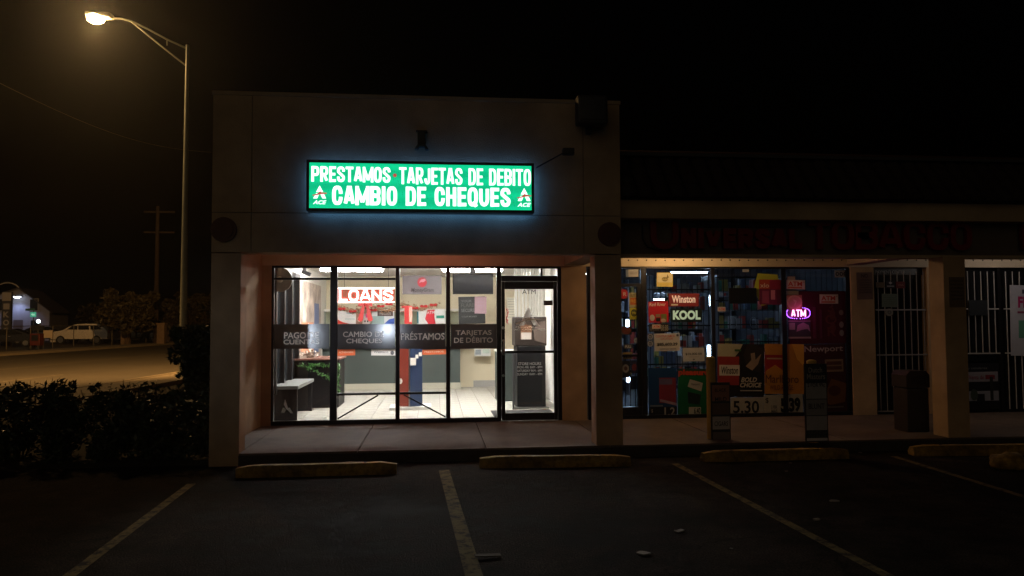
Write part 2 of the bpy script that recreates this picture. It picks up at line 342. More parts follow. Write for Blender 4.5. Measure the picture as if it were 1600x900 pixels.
MB().box(XL+.064, -2.326, .295, D-.004, -.02, .15).build('slab', conc, walk)
MB().box(XL-.02, XL+.13, D+.21, 12, -.02, HT-.1).build('side_wall', stucco, B1)
MB().box(XL, 2.3, .34, 12, HT-.6, HT-.5).build('roof', mat('roof_felt', (.05, .05, .05), .9), B1)
me = MB().sph((0, 0, 0), .012, seg=8, rings=6).mesh('vent_hole'); me.materials.append(blk)
px = 982
while px < 1600:
    if not 1452 < px < 1512:
        p = at(px, 406.5, D); inst('screw', me, B1, (p.x, D-.001, p.z+random.uniform(-.003, .003)))
    px += 14.6*random.uniform(.96, 1.04)
def medallion(px_, py_, label):
    p = at(px_, py_, 0); t = thing('wall_medallion', label, 'medallion', (p.x, 0, p.z-.15), 'round clay medallions on the facade')
    n = 32; mb = MB()
    mb.prism([(.150*math.cos(2*math.pi*k/n), .15+.150*math.sin(2*math.pi*k/n)) for k in range(n)], -.03, 0)
    mb.build('disc', brown, t)
    MB().prism([(.115*math.cos(2*math.pi*k/n), .15+.115*math.sin(2*math.pi*k/n)) for k in range(n)], -.042, -.03).build('inner_disc', brown, t)
medallion(350, 359, 'round brown clay medallion on the facade left of the shop opening')
medallion(952, 366, 'round brown clay medallion on the facade right of the opening, over the pillar')

# ------------------------------------------------------------------ shopfront frames and glass of the corner unit
SF = thing('window_front', 'dark bronze aluminium shopfront with four glass panels under the green sign', 'window', (0, 0, 0))
def frame(px0, py0, px1, py1, Y0=D+.02, Y1=D+.1, name='mullion', parent=SF, m=alu):
    x0, x1, z0, z1 = rect(px0, py0, px1, py1, Y0)
    return MB().box(x0, x1, Y0, Y1, z0, z1, bev=.003).build(name, m, parent)
zb = .155
def fr(px0, px1, z0, z1, y0=D+.02, y1=D+.1, name='mullion', parent=SF, m=alu):
    a = at(px0, 540, y0).x; c = at(px1, 540, y0).x
    return MB().box(a, c, y0, y1, z0, z1, bev=.003).build(name, m, parent)
xl, xr = at(423.5, 540, D).x, at(877.5, 540, D).x
MB().box(xl, xr, D+.018, D+.102, ZW-.035, ZW-.002, bev=.002).build('head_rail', alu, SF)
MB().box(xl, at(779, 540, D).x, D+.015, D+.105, zb-.004, zb+.06, bev=.002).build('sill_rail', alu, SF)
zt = 2.36
fr(423, 427, zb+.061, ZW-.036); fr(515.5, 526.5, zb+.061, ZW-.036); fr(618, 624.5, zb+.061, ZW-.036); fr(697, 703.5, zb+.061, ZW-.036)
for a, c in ((427.3, 515.2), (526.8, 617.7)): fr(a, c, zt-.012, zt+.022, D+.03, D+.09, 'transom_bar')
for a, c in ((526.8, 617.7), (624.8, 696.7)): fr(a, c, .588, .622, D+.028, D+.092, 'push_bar')
def brace(px0, pz0, px1, pz1):
    a, c = at(px0, 540, D+.03), at(px1, 540, D+.03)
    v = Vector((c.x-a.x, 0, pz1-pz0)); MB().obox(((a.x+c.x)/2, D+.05, (pz0+pz1)/2), (v.length, .02, .022), (0, -math.atan2(v.z, v.x), 0)).build('brace', alu, SF)
brace(528, .235, 591, .582); brace(631, .582, 696, .235)
for a, c in ((427, 515.5), (526.5, 618), (624.5, 697), (703.5, 777)):
    A, C_ = at(a, 540, D+.06).x, at(c, 540, D+.06).x
    MB().box(A, C_, D+.057, D+.063, zb+.06, ZW-.036).build('pane', gl, SF)
# door frame + leaf
fr(776.5, 783.5, zb, ZW-.036, name='door_jamb'); fr(871.5, 877.5, zb, ZW-.036, name='door_jamb')
fr(783.8, 871.2, 2.33, 2.415, name='door_head'); fr(845, 848.5, 2.416, ZW-.036, D+.03, D+.09, 'transom_divider')
A, C_ = at(783.5, 540, D+.06).x, at(871.5, 540, D+.06).x
MB().box(A, C_, D+.057, D+.063, 2.416, ZW-.036).build('transom_pane', gl, SF)
DR = thing('glass_door', 'dark framed glass shop door with white store hours lettering', 'door', (A, D+.02, .16))
def dbox(px0, px1, z0, z1, name, m=alu, y0=D+.008, y1=D+.055, parent=DR):
    a, c = at(px0, 540, y0).x, at(px1, 540, y0).x
    o = MB().box(a, c, y0, y1, z0, z1, bev=.003).build(name, m, parent); o.location = (-DR.location.x, -DR.location.y, -DR.location.z); return o
dbox(784, 789, .165, 2.325, 'stile'); dbox(865.5, 871, .165, 2.325, 'stile')
dbox(789.2, 865.3, 2.205, 2.325, 'top_rail'); dbox(789.2, 865.3, .165, .275, 'bottom_rail'); dbox(789.2, 865.3, 1.205, 1.242, 'middle_rail')
o = dbox(789, 865.5, .275, 2.205, 'pane', gl, D+.029, D+.034)
o = MB().tube([(at(786, 540, D).x, D-.05, 1.42), (at(786, 540, D).x, D-.06, 1.30), (at(786, 540, D).x, D-.05, 1.18)], .012).cyl((at(786, 540, D).x, D-.05, 1.40), (at(786, 540, D).x, D+.01, 1.40), .01).cyl((at(786, 540, D).x, D-.05, 1.2), (at(786, 540, D).x, D+.01, 1.2), .01).build('handle', chrome, DR, smooth=True)
o.location = -DR.location
o = MB().cyl((at(786.3, 540, D).x, D-.012, 1.60), (at(786.3, 540, D).x, D+.01, 1.60), .022).build('lock', chrome, DR); o.location = -DR.location
o = MB().cyl((at(786.3, 540, D).x, D-.012, .86), (at(786.3, 540, D).x, D+.01, .86), .02).build('lock', chrome, DR); o.location = -DR.location
# vinyl band on the glass
def vinyl(name, tr, refl, rough, dif=None, dm_=0.0):
    m = bpy.data.materials.new(name); m.use_nodes = True; n = m.node_tree; n.nodes.clear(); N = n.nodes.new
    o = N('ShaderNodeOutputMaterial'); mx = N('ShaderNodeMixShader'); t = N('ShaderNodeBsdfTransparent') if dif is None else N('ShaderNodeBsdfTranslucent'); t.inputs[0].default_value = (*tr, 1)
    d = N('ShaderNodeBsdfDiffuse'); d.inputs[0].default_value = (*(dif or (.10, .11, .12)), 1); ad = N('ShaderNodeAddShader'); g = N('ShaderNodeBsdfGlossy'); g.inputs['Roughness'].default_value = rough
    n.links.new(t.outputs[0], ad.inputs[0]); n.links.new(d.outputs[0], ad.inputs[1]); mx.inputs[0].default_value = refl; n.links.new(ad.outputs[0], mx.inputs[1]); n.links.new(g.outputs[0], mx.inputs[2])
    if dif is not None:      # thin sheet: only its front counts
        ge = N('ShaderNodeNewGeometry'); tp = N('ShaderNodeBsdfTransparent'); m2 = N('ShaderNodeMixShader'); n.links.new(ge.outputs['Backfacing'], m2.inputs[0]); n.links.new(mx.outputs[0], m2.inputs[1]); n.links.new(tp.outputs[0], m2.inputs[2]); mx = m2
    n.links.new(mx.outputs[0], o.inputs[0]); return m
band = vinyl('band_vinyl', (.095, .10, .105), .045, .09)
def cut(o, cutters):
    for c in cutters:
        md = o.modifiers.new('b', 'BOOLEAN'); md.operation = 'DIFFERENCE'; md.object = c; md.solver = 'EXACT'; md.use_self = True
    me = bpy.data.meshes.new_from_object(o.evaluated_get(bpy.context.evaluated_depsgraph_get())); o.modifiers.clear(); o.data = me; me.name = o.name
gtxt = vinyl('grey_vinyl_letters', (.42, .41, .41), .03, .2, (.14, .14, .14)); wtxt = vinyl('white_vinyl_letters', (.80, .80, .78), .02, .3, (.18, .18, .18))
YB = D+.0545
def bandp(a, c, label, txt, tr):
    x0, x1, z0, z1 = rect(a, 506.3, c, 545, YB)
    t = thing('window_band', label, 'window decal', (x0, YB, z0), 'dark vinyl bands across the shopfront glass')
    o = MB().box(x0, x1, YB-.002, YB, z0, z1).build('vinyl_strip', band, t); o.location = -t.location
    cs = []
    for s, r in zip(txt, tr):
        x_0, x_1, z_0, z_1 = rect(*r, YB); cs.append(text(s, x_0, x_1, z_0, z_1, YB+.006, gtxt, t, depth=.016, bold=.012)); cs[-1].location = -t.location
    cut(o, cs)
    for c_, s, r in zip(cs, txt, tr):
        bpy.data.objects.remove(c_); l_ = ptext(s, *r, YB-.0003, gtxt, t, depth=.0012, bold=.012); l_.location = -t.location
bandp(427.5, 515, 'dark vinyl band reading PAGO DE CUENTAS on leftmost shopfront panel', ['PAGO DE', 'CUENTAS'], [(444, 519, 498, 529), (443, 530.5, 499, 538)])
bandp(527, 617.5, 'dark vinyl band reading CAMBIO DE CHEQUES on the glass', ['CAMBIO DE', 'CHEQUES'], [(536, 518, 600, 526.5), (541, 529, 597, 537.5)])
bandp(625, 696.5, 'dark vinyl band reading PRÉSTAMOS on the glass', ['PRÉSTAMOS'], [(626.5, 518, 694.5, 531)])
bandp(704, 776, 'dark vinyl band reading TARJETAS DE DÉBITO beside the door', ['TARJETAS', 'DE DÉBITO'], [(712, 516, 768, 525.5), (709.5, 525.5, 770, 535.5)])
DC = thing('door_decal', 'white triangle A logo and store hours lettering on the shop door glass', 'window decal', (0, 0, 0))
YD = D+.0285
greyd = vinyl('frosted_vinyl', (.97, .96, .92), .02, .3, (.2, .2, .2))
def decal_poly(pts, m=greyd, y=YD, parent=DC):
    return MB().prism([(at(a, c, y).x, at(a, c, y).z) for a, c in pts], y-.0012, y).build('logo_shape', m, parent)
decal_poly([(826, 480), (832.5, 493), (818.5, 498), (816, 499)]); decal_poly([(816, 499.5), (820, 498.5), (821.5, 504), (819, 509), (811, 509)])
decal_poly([(833, 495), (843, 508.5), (834, 508.5), (829, 499.5)]); decal_poly([(805.5, 505.5), (818, 500), (827, 494.5), (829, 498), (846.5, 499), (822, 501), (807, 506.5)], pm((.7, .69, .65)), YD-.002)
ptext('ATM', 816, 452.5, 837, 459.5, YD, blk, DC, depth=.001)
ptext('MoneyPass', 806, 509.5, 838, 513, YD, greyd, DC, depth=.001)
ptext('ACE CASH EXPRESS', 804, 513.5, 852, 516, YD, wtxt, DC, depth=.001, bold=.01)
ptext('STORE HOURS', 809.5, 566, 845.5, 570.5, YD, wtxt, DC, depth=.001, bold=.012)
for i, s in enumerate(('MON.-FRI. 8AM - 8PM', 'SATURDAY 9AM - 6PM', 'SUNDAY 10AM - 4PM')): ptext(s, 808.5, 572+i*5.4, 847, 575.6+i*5.4, YD, wtxt, DC, depth=.001)
ptext('112', 818, 425, 830, 432, D+.056, wtxt, DC, depth=.001)
poster('door_notice', 'small dark notice stuck on the right edge of the door glass', 'notice', (849.5, 469.5, 863.5, 477), YD, (.06, .05, .055), [('t', (.1, .3, .9, .7), (.3, .25, .25), 'NO LOITERING')])
MB()
# ------------------------------------------------------------------ lit green sign
SG = thing('lit_sign', 'green backlit box sign reading PRESTAMOS TARJETAS DE DEBITO CAMBIO DE CHEQUES', 'sign', (0, 0, 0))
YS = -.26
x0, x1, z0, z1 = rect(481.5, 255, 832, 328.5, YS)
MB().box(x0-.02, x1+.02, YS+.012, -.10, z0-.02, z1+.02, bev=.01).build('cabinet', blk, SG)
for a in ((x0-.02, x1+.02, z0-.02, z0+.012), (x0-.02, x1+.02, z1-.012, z1+.02), (x0-.02, x0+.012, z0+.0125, z1-.0125), (x1-.012, x1+.02, z0+.0125, z1-.0125)):
    MB().box(a[0], a[1], YS-.012, YS+.011, a[2], a[3]).build('frame_rail', blk, SG)
gf = em('sign_green', (.004, .60, .27), 1.0); gn = gf.node_tree; gt = gn.nodes.new('ShaderNodeTexCoord'); gw = gn.nodes.new('ShaderNodeTexWave'); gw.bands_direction = 'Z'; gw.inputs['Scale'].default_value = 1.9; gw.inputs['Distortion'].default_value = .6; gm_ = gn.nodes.new('ShaderNodeMapRange'); gm_.inputs[3].default_value = .84; gm_.inputs[4].default_value = 1.12
gn.links.new(gt.outputs['Object'], gw.inputs['Vector']); gn.links.new(gw.outputs['Fac'], gm_.inputs[0]); gn.links.new(gm_.outputs[0], gn.nodes['Principled BSDF'].inputs['Emission Strength'])
MB().box(x0+.013, x1-.013, YS, YS+.01, z0+.013, z1-.013).build('green_face', gf, SG)
wem = em('sign_white', (.92, 1, .97), 1.6); rem = em('sign_red', (.55, .08, .07), .9)
pblock('PRESTAMOS', 486.5, 260.5, 610, 284.5, YS-.0005, wem, SG, t=.030, gap=.42, split=True, name='letter')
pblock('TARJETAS DE DEBITO', 624, 263, 829.5, 289, YS-.0005, wem, SG, t=.029, gap=.42, split=True, name='letter')
p = at(617, 274, YS); disc('dot', p.x, YS-.0005, p.z, .022, rem, SG, .003)
pblock('CAMBIO DE CHEQUES', 519, 292, 797.5, 321.5, YS-.0005, wem, SG, t=.041, gap=.42, split=True, name='letter')
for cx, ty in ((499.5, 291), (819, 295)):
    def q(pts, m, dy=0): MB().prism([(at(cx+a, ty+c, YS).x, at(cx+a, ty+c, YS).z) for a, c in pts], YS-.003-dy, YS-.0005-dy).build('logo_shape', m, SG)
    q([(0, -1), (5.4, 9), (-5.4, 9)], wem); q([(-5.6, 11), (-.5, 11), (-4, 19), (-10, 19)], wem); q([(1, 11.5), (6, 11), (10, 19), (4.3, 19)], wem)
    q([(-11, 13.5), (-4, 12), (1, 7.5), (2.5, 9.5), (11.5, 10.5), (11, 12), (2, 12.5), (-4, 14), (-11, 15)], rem, .004)
    ptext('ACE', cx-10.5, ty+22, cx+10.5, ty+28, YS-.0005, wem, SG, depth=.002, bold=.02, shear=.3)
# glowing strips added behind the cabinet for the blue halo on the wall
bl = em('cabinet_halo_glow', (.10, .36, 1.0), 4.6)
for a in ((x0, x1, z0+.01, z0+.05), (x0, x1, z1-.05, z1-.01), (x0, x0+.04, z0+.06, z1-.06), (x1-.04, x1, z0+.06, z1-.06)):
    MB().box(a[0], a[1], -.099, -.085, a[2], a[3]).build('halo_strip', bl, SG)
for xx in (x0+.4, 0, x1-.4): MB().box(xx-.03, xx+.03, -.099, 0, z0+.1, z1-.1).build('bracket', blk, SG)
# small fixtures on the facade
t = thing('security_camera', 'small dark camera on a bracket above the green sign', 'camera', at(659, 205, 0))
MB().box(-.07, .07, -.05, 0, -.02, .0).build('mount_plate', blk, t); MB().box(-.05, .05, -.13, -.02, -.19, -.02, bev=.008).build('housing', blk, t)
MB().prism([(-.045, -.19), (.045, -.19), (.085, -.25), (.05, -.25), (.03, -.215), (-.03, -.215), (-.05, -.25), (-.085, -.25)], -.13, -.03).build('bracket', mat('dark_grey_metal', (.05, .05, .055), .5, .5), t)
dgm = MATS['dark_grey_metal']
t = thing('floodlight', 'big unlit square floodlight on the parapet corner with dangling cable', 'floodlight', at(921, 200, -.1))
MB().box(-.19, .19, -.22, -.02, 0, .36, bev=.03).build('housing', dgm, t); MB().box(-.15, .15, -.232, -.221, .05, .31, bev=.004).build('lens', mat('smoked_lens', (.03, .035, .045), .15), t)
MB().box(-.03, .03, -.03, .12, -.06, .12).build('bracket', dgm, t); MB().tube([(.0, -.08, 0), (.02, -.1, -.05), (0, -.1, -.09), (-.03, -.1, -.1)], .008).build('cable', blk, t)
t = thing('side_lamp', 'small unlit lamp head on a thin arm beside the green sign', 'lamp', at(888, 237, -.2))
MB().box(-.07, .07, -.05, .05, -.04, .04, bev=.01).build('head', dgm, t)
q0 = at(838, 262, -.08)-at(888, 237, -.2); MB().tube([(-.05, 0, -.01), tuple(q0)], .009).build('arm', dgm, t)

# ------------------------------------------------------------------ inside the corner shop
cream = mat('interior_cream', (.70, .62, .45), .8, var=.05, vs=2); crm2 = mat('interior_white', (.78, .76, .70), .7, var=.04, vs=2)
RB = 8.55; CE = 2.77; RX0, RX1 = XL+.14, 2.22
RM = thing('shop_interior', 'brightly lit cream check cashing room behind the shopfront glass', 'room', (0, 0, 0))
MB().box(RX0, RX1, RB, RB+.12, .15, CE).build('back_wall', cream, RM)
MB().box(RX1, RX1+.08, D+.2, RB, .15, CE).build('right_wall', crm2, RM)
MB().box(RX0-.006, RX0, D+.2, RB, .15, CE).build('left_wall', crm2, RM)
MB().box(RX0, RX1, D+.19, RB, CE, CE+.05).build('ceiling', crm2, RM)
MB().box(RX0, RX1, D+.11, RB, .11, .151).build('floor_bed', mat('grout', (.16, .15, .13), .9), RM)
MB().box(.9, RX1-.001, RB-.012, RB-.001, .152, .31).build('baseboard', mat('grey_base', (.36, .35, .33), .6), RM)
tile_m = mat('floor_tile', (.62, .60, .54), .25, var=.1, vs=3, var2=.08, vs2=1)
TW = .37; tm = MB().box(-.5, .5, -.5, .5, -.006, 0).mesh('floor_tile'); tm.materials.append(tile_m)
y = D+.12
while y < RB-.05:
    h_ = min(TW, RB-.002-y); x = RX0+.02
    while x < RX1-.02:
        w_ = min(TW, RX1-.002-x); inst('floor_tile', tm, RM, (x+w_/2, y+h_/2, .160), (0, 0, 0), (w_-.009, h_-.009, 1)); x += TW
    y += TW
trk = mat('ceiling_rail', (.25, .24, .22), .5); ct = mat('ceiling_tile', (.76, .74, .68), .9, bump=.2, bs=200, var=.04)
cm = MB().box(-.5, .5, -.5, .5, 0, .006).mesh('ceiling_tile'); cm.materials.append(ct)
lite = []
nx = 4; ny = 9; cw = (RX1-RX0)/nx; ch = (RB-D-.2)/ny
for i in range(nx):
    for j in range(ny):
        cx, cy = RX0+cw*(i+.5), D+.2+ch*(j+.5)
        inst('ceiling_tile', cm, RM, (cx, cy, CE-.01), (0, 0, 0), (cw-.02, ch-.02, 1))
lamp_em = em('tube_light', (1.0, .98, .94), 105); lamp_em2 = em('tube_light_near', (1.0, .97, .90), 42)
k = 0
LBL = ['long glowing ceiling light above the LOANS sign', 'long glowing ceiling light above the television', 'glowing ceiling light just inside the shop over the bench', 'glowing ceiling light just inside the shop over the door',
       'glowing ceiling light just inside the shop at the middle', 'glowing ceiling light just inside the shop right of the middle']
for yy, xx in ((5.1, at(550, 420, 5.1).x), (5.1, at(738, 420, 5.1).x), (3.1, -1.6), (3.1, 1.5), (3.0, -.1), (3.0, .9)):
    t = thing('ceiling_light', LBL[k], 'ceiling light', (xx, yy, CE-.07), 'fluorescent lights in the shop ceiling'); k += 1
    MB().box(-.6, .6, -.16, .16, .02, .058).build('housing', wht, t); MB().box(-.57, .57, -.13, .13, -.035, .019, bev=.012).build('diffuser', lamp_em if yy > 5 else lamp_em2, t)
# teller counter
TC = thing('teller_counter', 'dark green teller counter with cream plinth along the back of the shop', 'counter', (0, 0, 0))
YC = 8.0
cx0, cx1 = at(500, 580, YC).x, at(719, 580, YC).x
MB().box(cx0-1, cx1, YC, YC+.5, .31, 1.10).build('front_panel', mat('counter_green', (.040, .055, .050), .5, var=.1, vs=2), TC)
MB().box(cx0-1, cx1+.02, YC-.01, YC+.5, .16, .31).build('plinth', mat('plinth_cream', (.42, .40, .32), .6), TC)
MB().box(cx0-1, cx1+.05, YC-.12, YC+.5, 1.10, 1.14).build('counter_top', mat('counter_dark', (.03, .035, .035), .3), TC)
MB().box(cx0-1, cx1, YC+.2, YC+.24, 1.14, 1.95).build('teller_screen', glass('teller_glass', (.9, .95, .95)), TC)
for x in (cx0, -1.2, -.2, .6, cx1-.03): MB().box(x, x+.04, YC+.18, YC+.26, 1.14, 1.95).build('screen_post', crm2, TC)
MB().box(cx0-1, cx1, YC+.17, YC+.27, 1.95, 2.0).build('screen_rail', crm2, TC)
YP = YC-.005
red = (.62, .05, .04); orange = (.66, .14, .05); navy = (.02, .05, .13)
poster('counter_poster', 'orange strip poster on the counter front near the garland', 'poster', (527, 546, 555, 555.5), YP, orange, [('t', (.1, .3, .9, .6), (.8, .6, .5), 'ACE REWARDS')])
poster('counter_poster', 'white strip poster on the counter front left of the kiosk', 'poster', (580, 546, 617.5, 555.5), YP, (.75, .74, .74), [('t', (.1, .2, .7, .6), (.2, .2, .25), 'Western'), ('o', (.8, .2, .95, .9), (.1, .1, .12))])
poster('counter_poster', 'orange strip poster on the counter front right of the kiosk', 'poster', (659, 546, 697, 554), YP, orange, [('t', (.1, .3, .9, .6), (.8, .6, .5), 'PRESTAMOS')])
YT = YC+.15
poster('wall_poster', 'white poster with red curve left under the red bow', 'poster', (519, 485, 556, 506), YT, (.80, .80, .78), [('p', (0, 0, 1, 1), red, [(0, 0), (.75, 0), (.45, .12), (.2, .35), (.05, .7), (0, .95)]), ('b', (.6, .2, .95, .24), (.3, .5, .5)), ('b', (.55, .62, .95, .66), (.3, .5, .5))])
poster('wall_poster', 'white panel with a blue shape and dark caption behind the band', 'poster', (581, 484, 616, 506), YT, (.74, .78, .80), [('b', (0, .45, .55, 1), (.35, .5, .5)), ('b', (.25, .1, .95, .45), (.08, .05, .05)), ('t', (.35, .18, .85, .36), (.6, .55, .5), 'PREGUNTE'), ('p', (.55, .6, 1, 1), (.05, .12, .5), [(0, 0), (.5, .8), (1, 1), (1, 0)])])
poster('wall_poster', 'red ATM poster with green box behind the counter', 'poster', (652, 484, 696, 506), YT, (.80, .80, .78), [('p', (.28, 0, .65, 1), (.65, .03, .05), [(.3, 0), (1, 0), (.9, .5), (.95, 1), (.25, 1), (.0, .35)]), ('t', (.35, .08, .62, .3), (.9, .8, .8), 'ATM'), ('b', (.68, .42, .96, .62), (.02, .25, .18)), ('b', (.0, .1, .05, .95), (.02, .2, .25))])
poster('wall_poster', 'small red and white leaflet stack left of the kiosk top', 'poster', (556, 490, 566, 506), YT, (.35, .2, .15), [('o', (.2, .3, .8, .8), (.75, .65, .55))])
t = poster('payment_terminal', 'small pale machine with dark eyes under the red bow', 'terminal', (567, 490, 579, 506), YT-.1, (.62, .58, .55), [('o', (.2, .65, .42, .85), (.03, .03, .03)), ('o', (.55, .65, .77, .85), (.03, .03, .03)), ('b', (.4, .05, .95, .4), (.55, .05, .25))], th=.06)
# garland with bows along the teller window head
gm = mat('garland_gold', (.50, .30, .18), .7, var=.4, vs=20); rdm = mat('red_ribbon', (.55, .02, .02), .45, var=.15, vs=8)
GA = thing('christmas_garland', 'gold garland with small red bows strung over the teller windows', 'garland', (0, 0, 0))
pts = []
for k in range(60):
    f_ = k/59; px_ = 527+f_*157; py_ = 478+7*abs(math.sin(f_*9.5))-(3 if f_ > .6 else 0); pts.append(at(px_, py_, YC+.1))
mb = MB()
for i, p in enumerate(pts):
    for _ in range(7):
        c = p+Vector((random.gauss(0, .035), random.gauss(0, .02), random.gauss(0, .03))); r_ = random.uniform(.02, .05)
        d1 = Vector((random.gauss(0, 1), random.gauss(0, 1), random.gauss(0, 1))).normalized()*r_; d2 = d1.cross(Vector((random.gauss(0, 1), random.gauss(0, 1), random.gauss(0, 1)))).normalized()*r_*.4
        mb.quad(c-d1, c-d2, c+d1, c+d2)
mb.tube(pts, .02, 6).build('garland_rope', gm, GA)
for px_, py_ in ((534, 483), (551, 487), (583, 485), (595, 479), (608, 476), (633, 480), (648, 482), (662, 479), (677, 477)):
    p = at(px_, py_, YC+.04); mb = MB()
    for s in (-1, 1): mb.sph(p+Vector((s*.045, 0, .01)), .045, (1, .35, .7), 10, 6)
    mb.sph(p, .022, (1, 1, 1), 8, 6).build('small_bow', rdm, GA)
BW = thing('ribbon_bow', 'large red ribbon bow hanging under the LOANS sign', 'bow', at(571, 476, 7.6))
mb = MB()
for s in (-1, 1): mb.prism([(0, .02), (s*.14, .06), (s*.16, -.04), (0, -.02)], -.06, 0)
mb.build('loops', rdm, BW)
for s in (-1, 1): MB().prism([(s*.01, 0), (s*.07, -.02), (s*.17, -.34), (s*.10, -.38), (s*.05, -.34)], -.02-.002*s, 0-.002*s).build('tail', rdm, BW)
MB().sph((0, -.05, 0), .035, seg=10, rings=6).build('knot', rdm, BW, smooth=True)
# kiosk
KX = at(640, 600, 4.3).x
KS = thing('display_kiosk', 'tall red and navy display kiosk on a white base', 'kiosk', (KX, 4.3, .16))
MB().prism([(-.34, .0), (.38, .0), (.38, .05), (-.34, .05)], -.28, .3).build('base', wht, KS)
def tri(a, c, d, m, nm): 
    mb = MB(); v1 = [mb.bm.verts.new((*p_, z)) for z in (.06, 1.48) for p_ in (a, c, d)]
    for q_ in ((0, 1, 2), (3, 4, 5), (0, 1, 4, 3), (1, 2, 5, 4), (2, 0, 3, 5)): mb.bm.faces.new([v1[i] for i in q_])
    return mb.build(nm, m, KS)
tri((-.22, -.10), (-.01, -.24), (.0, .2), mat('kiosk_red', (.22, .035, .022), .4, var=.08, vs=3), 'red_side')
tri((.015, -.24), (.23, -.17), (.015, .2), mat('kiosk_blue', (.014, .028, .075), .4, var=.08, vs=3), 'blue_side')
MB().box(-.009, .014, -.25, -.2, .06, 1.48).build('corner_trim', chrome, KS)
for dx, dz, s in ((.02, .78, .1), (.11, .90, .05), (.17, .94, .05)): MB().box(dx, dx+s, -.275, -.262, dz, dz+s*1.3).build('leaflet', crm2, KS)
MB().prism([(-.15+.03*math.cos(a), .5+.05*math.sin(a)) for a in [k*math.pi/6 for k in range(12)]], -.2, -.17).build('printed_mark', crm2, KS)
# red cabinet top behind the band
poster('red_banner', 'tilted red banner leaning behind the band right of the LOANS window', 'banner', (632, 478, 644, 506), 6.5, (.30, .02, .02), [('b', (.6, .05, 1, .9), (.55, .25, .2))], th=.04)
# LOANS neon
YN = D+.16
NE = thing('neon_sign', 'glowing white and red LOANS neon sign hanging in the window', 'neon sign', (0, 0, 0))
x0, x1, z0, z1 = rect(527.5, 449, 617, 473.5, YN)
nw = em('neon_white', (1, .86, .80), 5); nr = em('neon_red', (1, .06, .05), 1.6)
NG = glass('neon_backing', (1, .62, .60), .6)
MB().box(x0, x1, YN+.02, YN+.025, z0, z1).build('backing', NG, NE)
MB().tube([(x0+.01, YN, z1-.015), (x1-.01, YN, z1-.015)], .011).build('tube', nw, NE); MB().tube([(x0+.01, YN, z0+.015), (x1-.01, YN, z0+.015)], .011).build('tube', nw, NE)
pblock('LOANS', 530, 453, 614, 470, YN, nw, NE, t=.026, gap=.9, depth=.012, split=True, name='letter')
pblock('LOANS', 529, 452.2, 615, 470.8, YN+.018, nr, NE, t=.05, gap=.1, depth=.004, name='lettering_halo')
for xx in (x0+.1, x1-.1): MB().tube([(xx, YN+.02, z1), (xx, YN+.02, ZW)], .003, 6).build('hanging_wire', blk, NE)
# hanging sign, TV
poster('hanging_sign', 'grey hanging panel sign reading MoneyGram with a red globe', 'sign', (629, 430.5, 690, 460), 4.2, (.105, .095, .105), [('o', (.38, .10, .62, .62), (.25, .008, .02)), ('p', (.42, .16, .60, .56), (.45, .2, .25), [(0, .35), (.35, .55), (.6, .5), (1, .75), (.8, .95), (.3, .85), (.1, .6)]), ('t', (.22, .66, .80, .93), (.012, .006, .01), 'MoneyGram', .012, .15)], th=.03)
for dx in (635, 684):
    p = at(dx, 430.5, 4.2); MB()
TV = thing('television', 'black television hanging from the ceiling behind the shop glass', 'television', (0, 0, 0)); x0, x1, z0, z1 = rect(707.5, 427.5, 770.5, 459.5, 4.6)
MB().box(x0, x1, 4.6, 4.66, z0, z1, bev=.008).build('casing', mat('tv_black', (.004, .004, .005), .5, spec=.15), TV); MB().box(x0+.02, x1-.02, 4.595, 4.599, z0+.03, z1-.02).build('screen', mat('tv_screen', (.002, .003, .007), .3, spec=.12), TV); MB().box((x0+x1)/2-.05, (x0+x1)/2+.05, 4.62, 4.65, z1, CE).build('mount', blk, TV)
poster('notice_board', 'black poster board with grey lettering under the television', 'poster', (717, 463.5, 758.5, 506), 7.2, (.008, .009, .009), [('t', (.1, .24, .6, .38), (.06, .06, .055), 'FLARE'), ('t', (.1, .12, .5, .2), (.12, .12, .12), 'YOUR'), ('t', (.1, .44, .6, .56), (.12, .12, .12), 'SECURE'), ('t', (.1, .7, .7, .76), (.12, .12, .12), 'YOUR MONEY')])
poster('paper_notice', 'pink paper sheet tilted on the black poster board', 'notice', (741.5, 463.5, 760, 490), 7.15, (.30, .19, .22), [('b', (.2, .3, .8, .34), (.3, .2, .25)), ('b', (.2, .5, .8, .54), (.3, .2, .25))])
poster('wall_dispenser', 'white paper dispenser shelf on the cream back wall', 'dispenser', (741, 545, 766, 556), RB-.2, (.62, .62, .58), [('b', (.05, .1, .4, .8), (.25, .28, .3)), ('b', (.5, 0, .9, .6), (.5, .6, .52))], th=.15)
# left wall: big mural and a dark side window frame
mu = thing('wall_mural', 'tall printed poster of people on the left wall inside the shop', 'poster', (0, 0, 0))
MB().box(RX0+.001, RX0+.02, 5.0, 7.6, .9, 2.5).build('sheet', mat('mural_print', (.55, .45, .38), .5, var=.6, vs=2.4, var2=.4, vs2=3.5), mu)
MB().box(RX0+.02, RX0+.024, 5.2, 6.6, .95, 1.7).build('printed_panel', pm((.55, .22, .12)), mu); MB().box(RX0+.02, RX0+.024, 6.7, 7.3, 1.0, 2.1).build('printed_panel', pm((.12, .16, .28)), mu)
sw = thing('side_window', 'dark framed side window on the left wall inside the shop', 'window', (0, 0, 0))
for yy in (2.66, 3.3, 3.95, 4.6): MB().box(RX0+.001, RX0+.08, yy, yy+.10, .62, 2.55).build('mullion', alu, sw)
for zz in (.58, 2.5): MB().box(RX0+.001, RX0+.085, 2.66, 4.7, zz, zz+.07).build('rail', alu, sw)
for i, yy in enumerate((2.76, 3.4, 4.05)): MB().box(RX0+.002, RX0+.01, yy, yy+.53, .65, 2.5).build('pane', mat('night_glass', (.02, .025, .03), .08), sw)
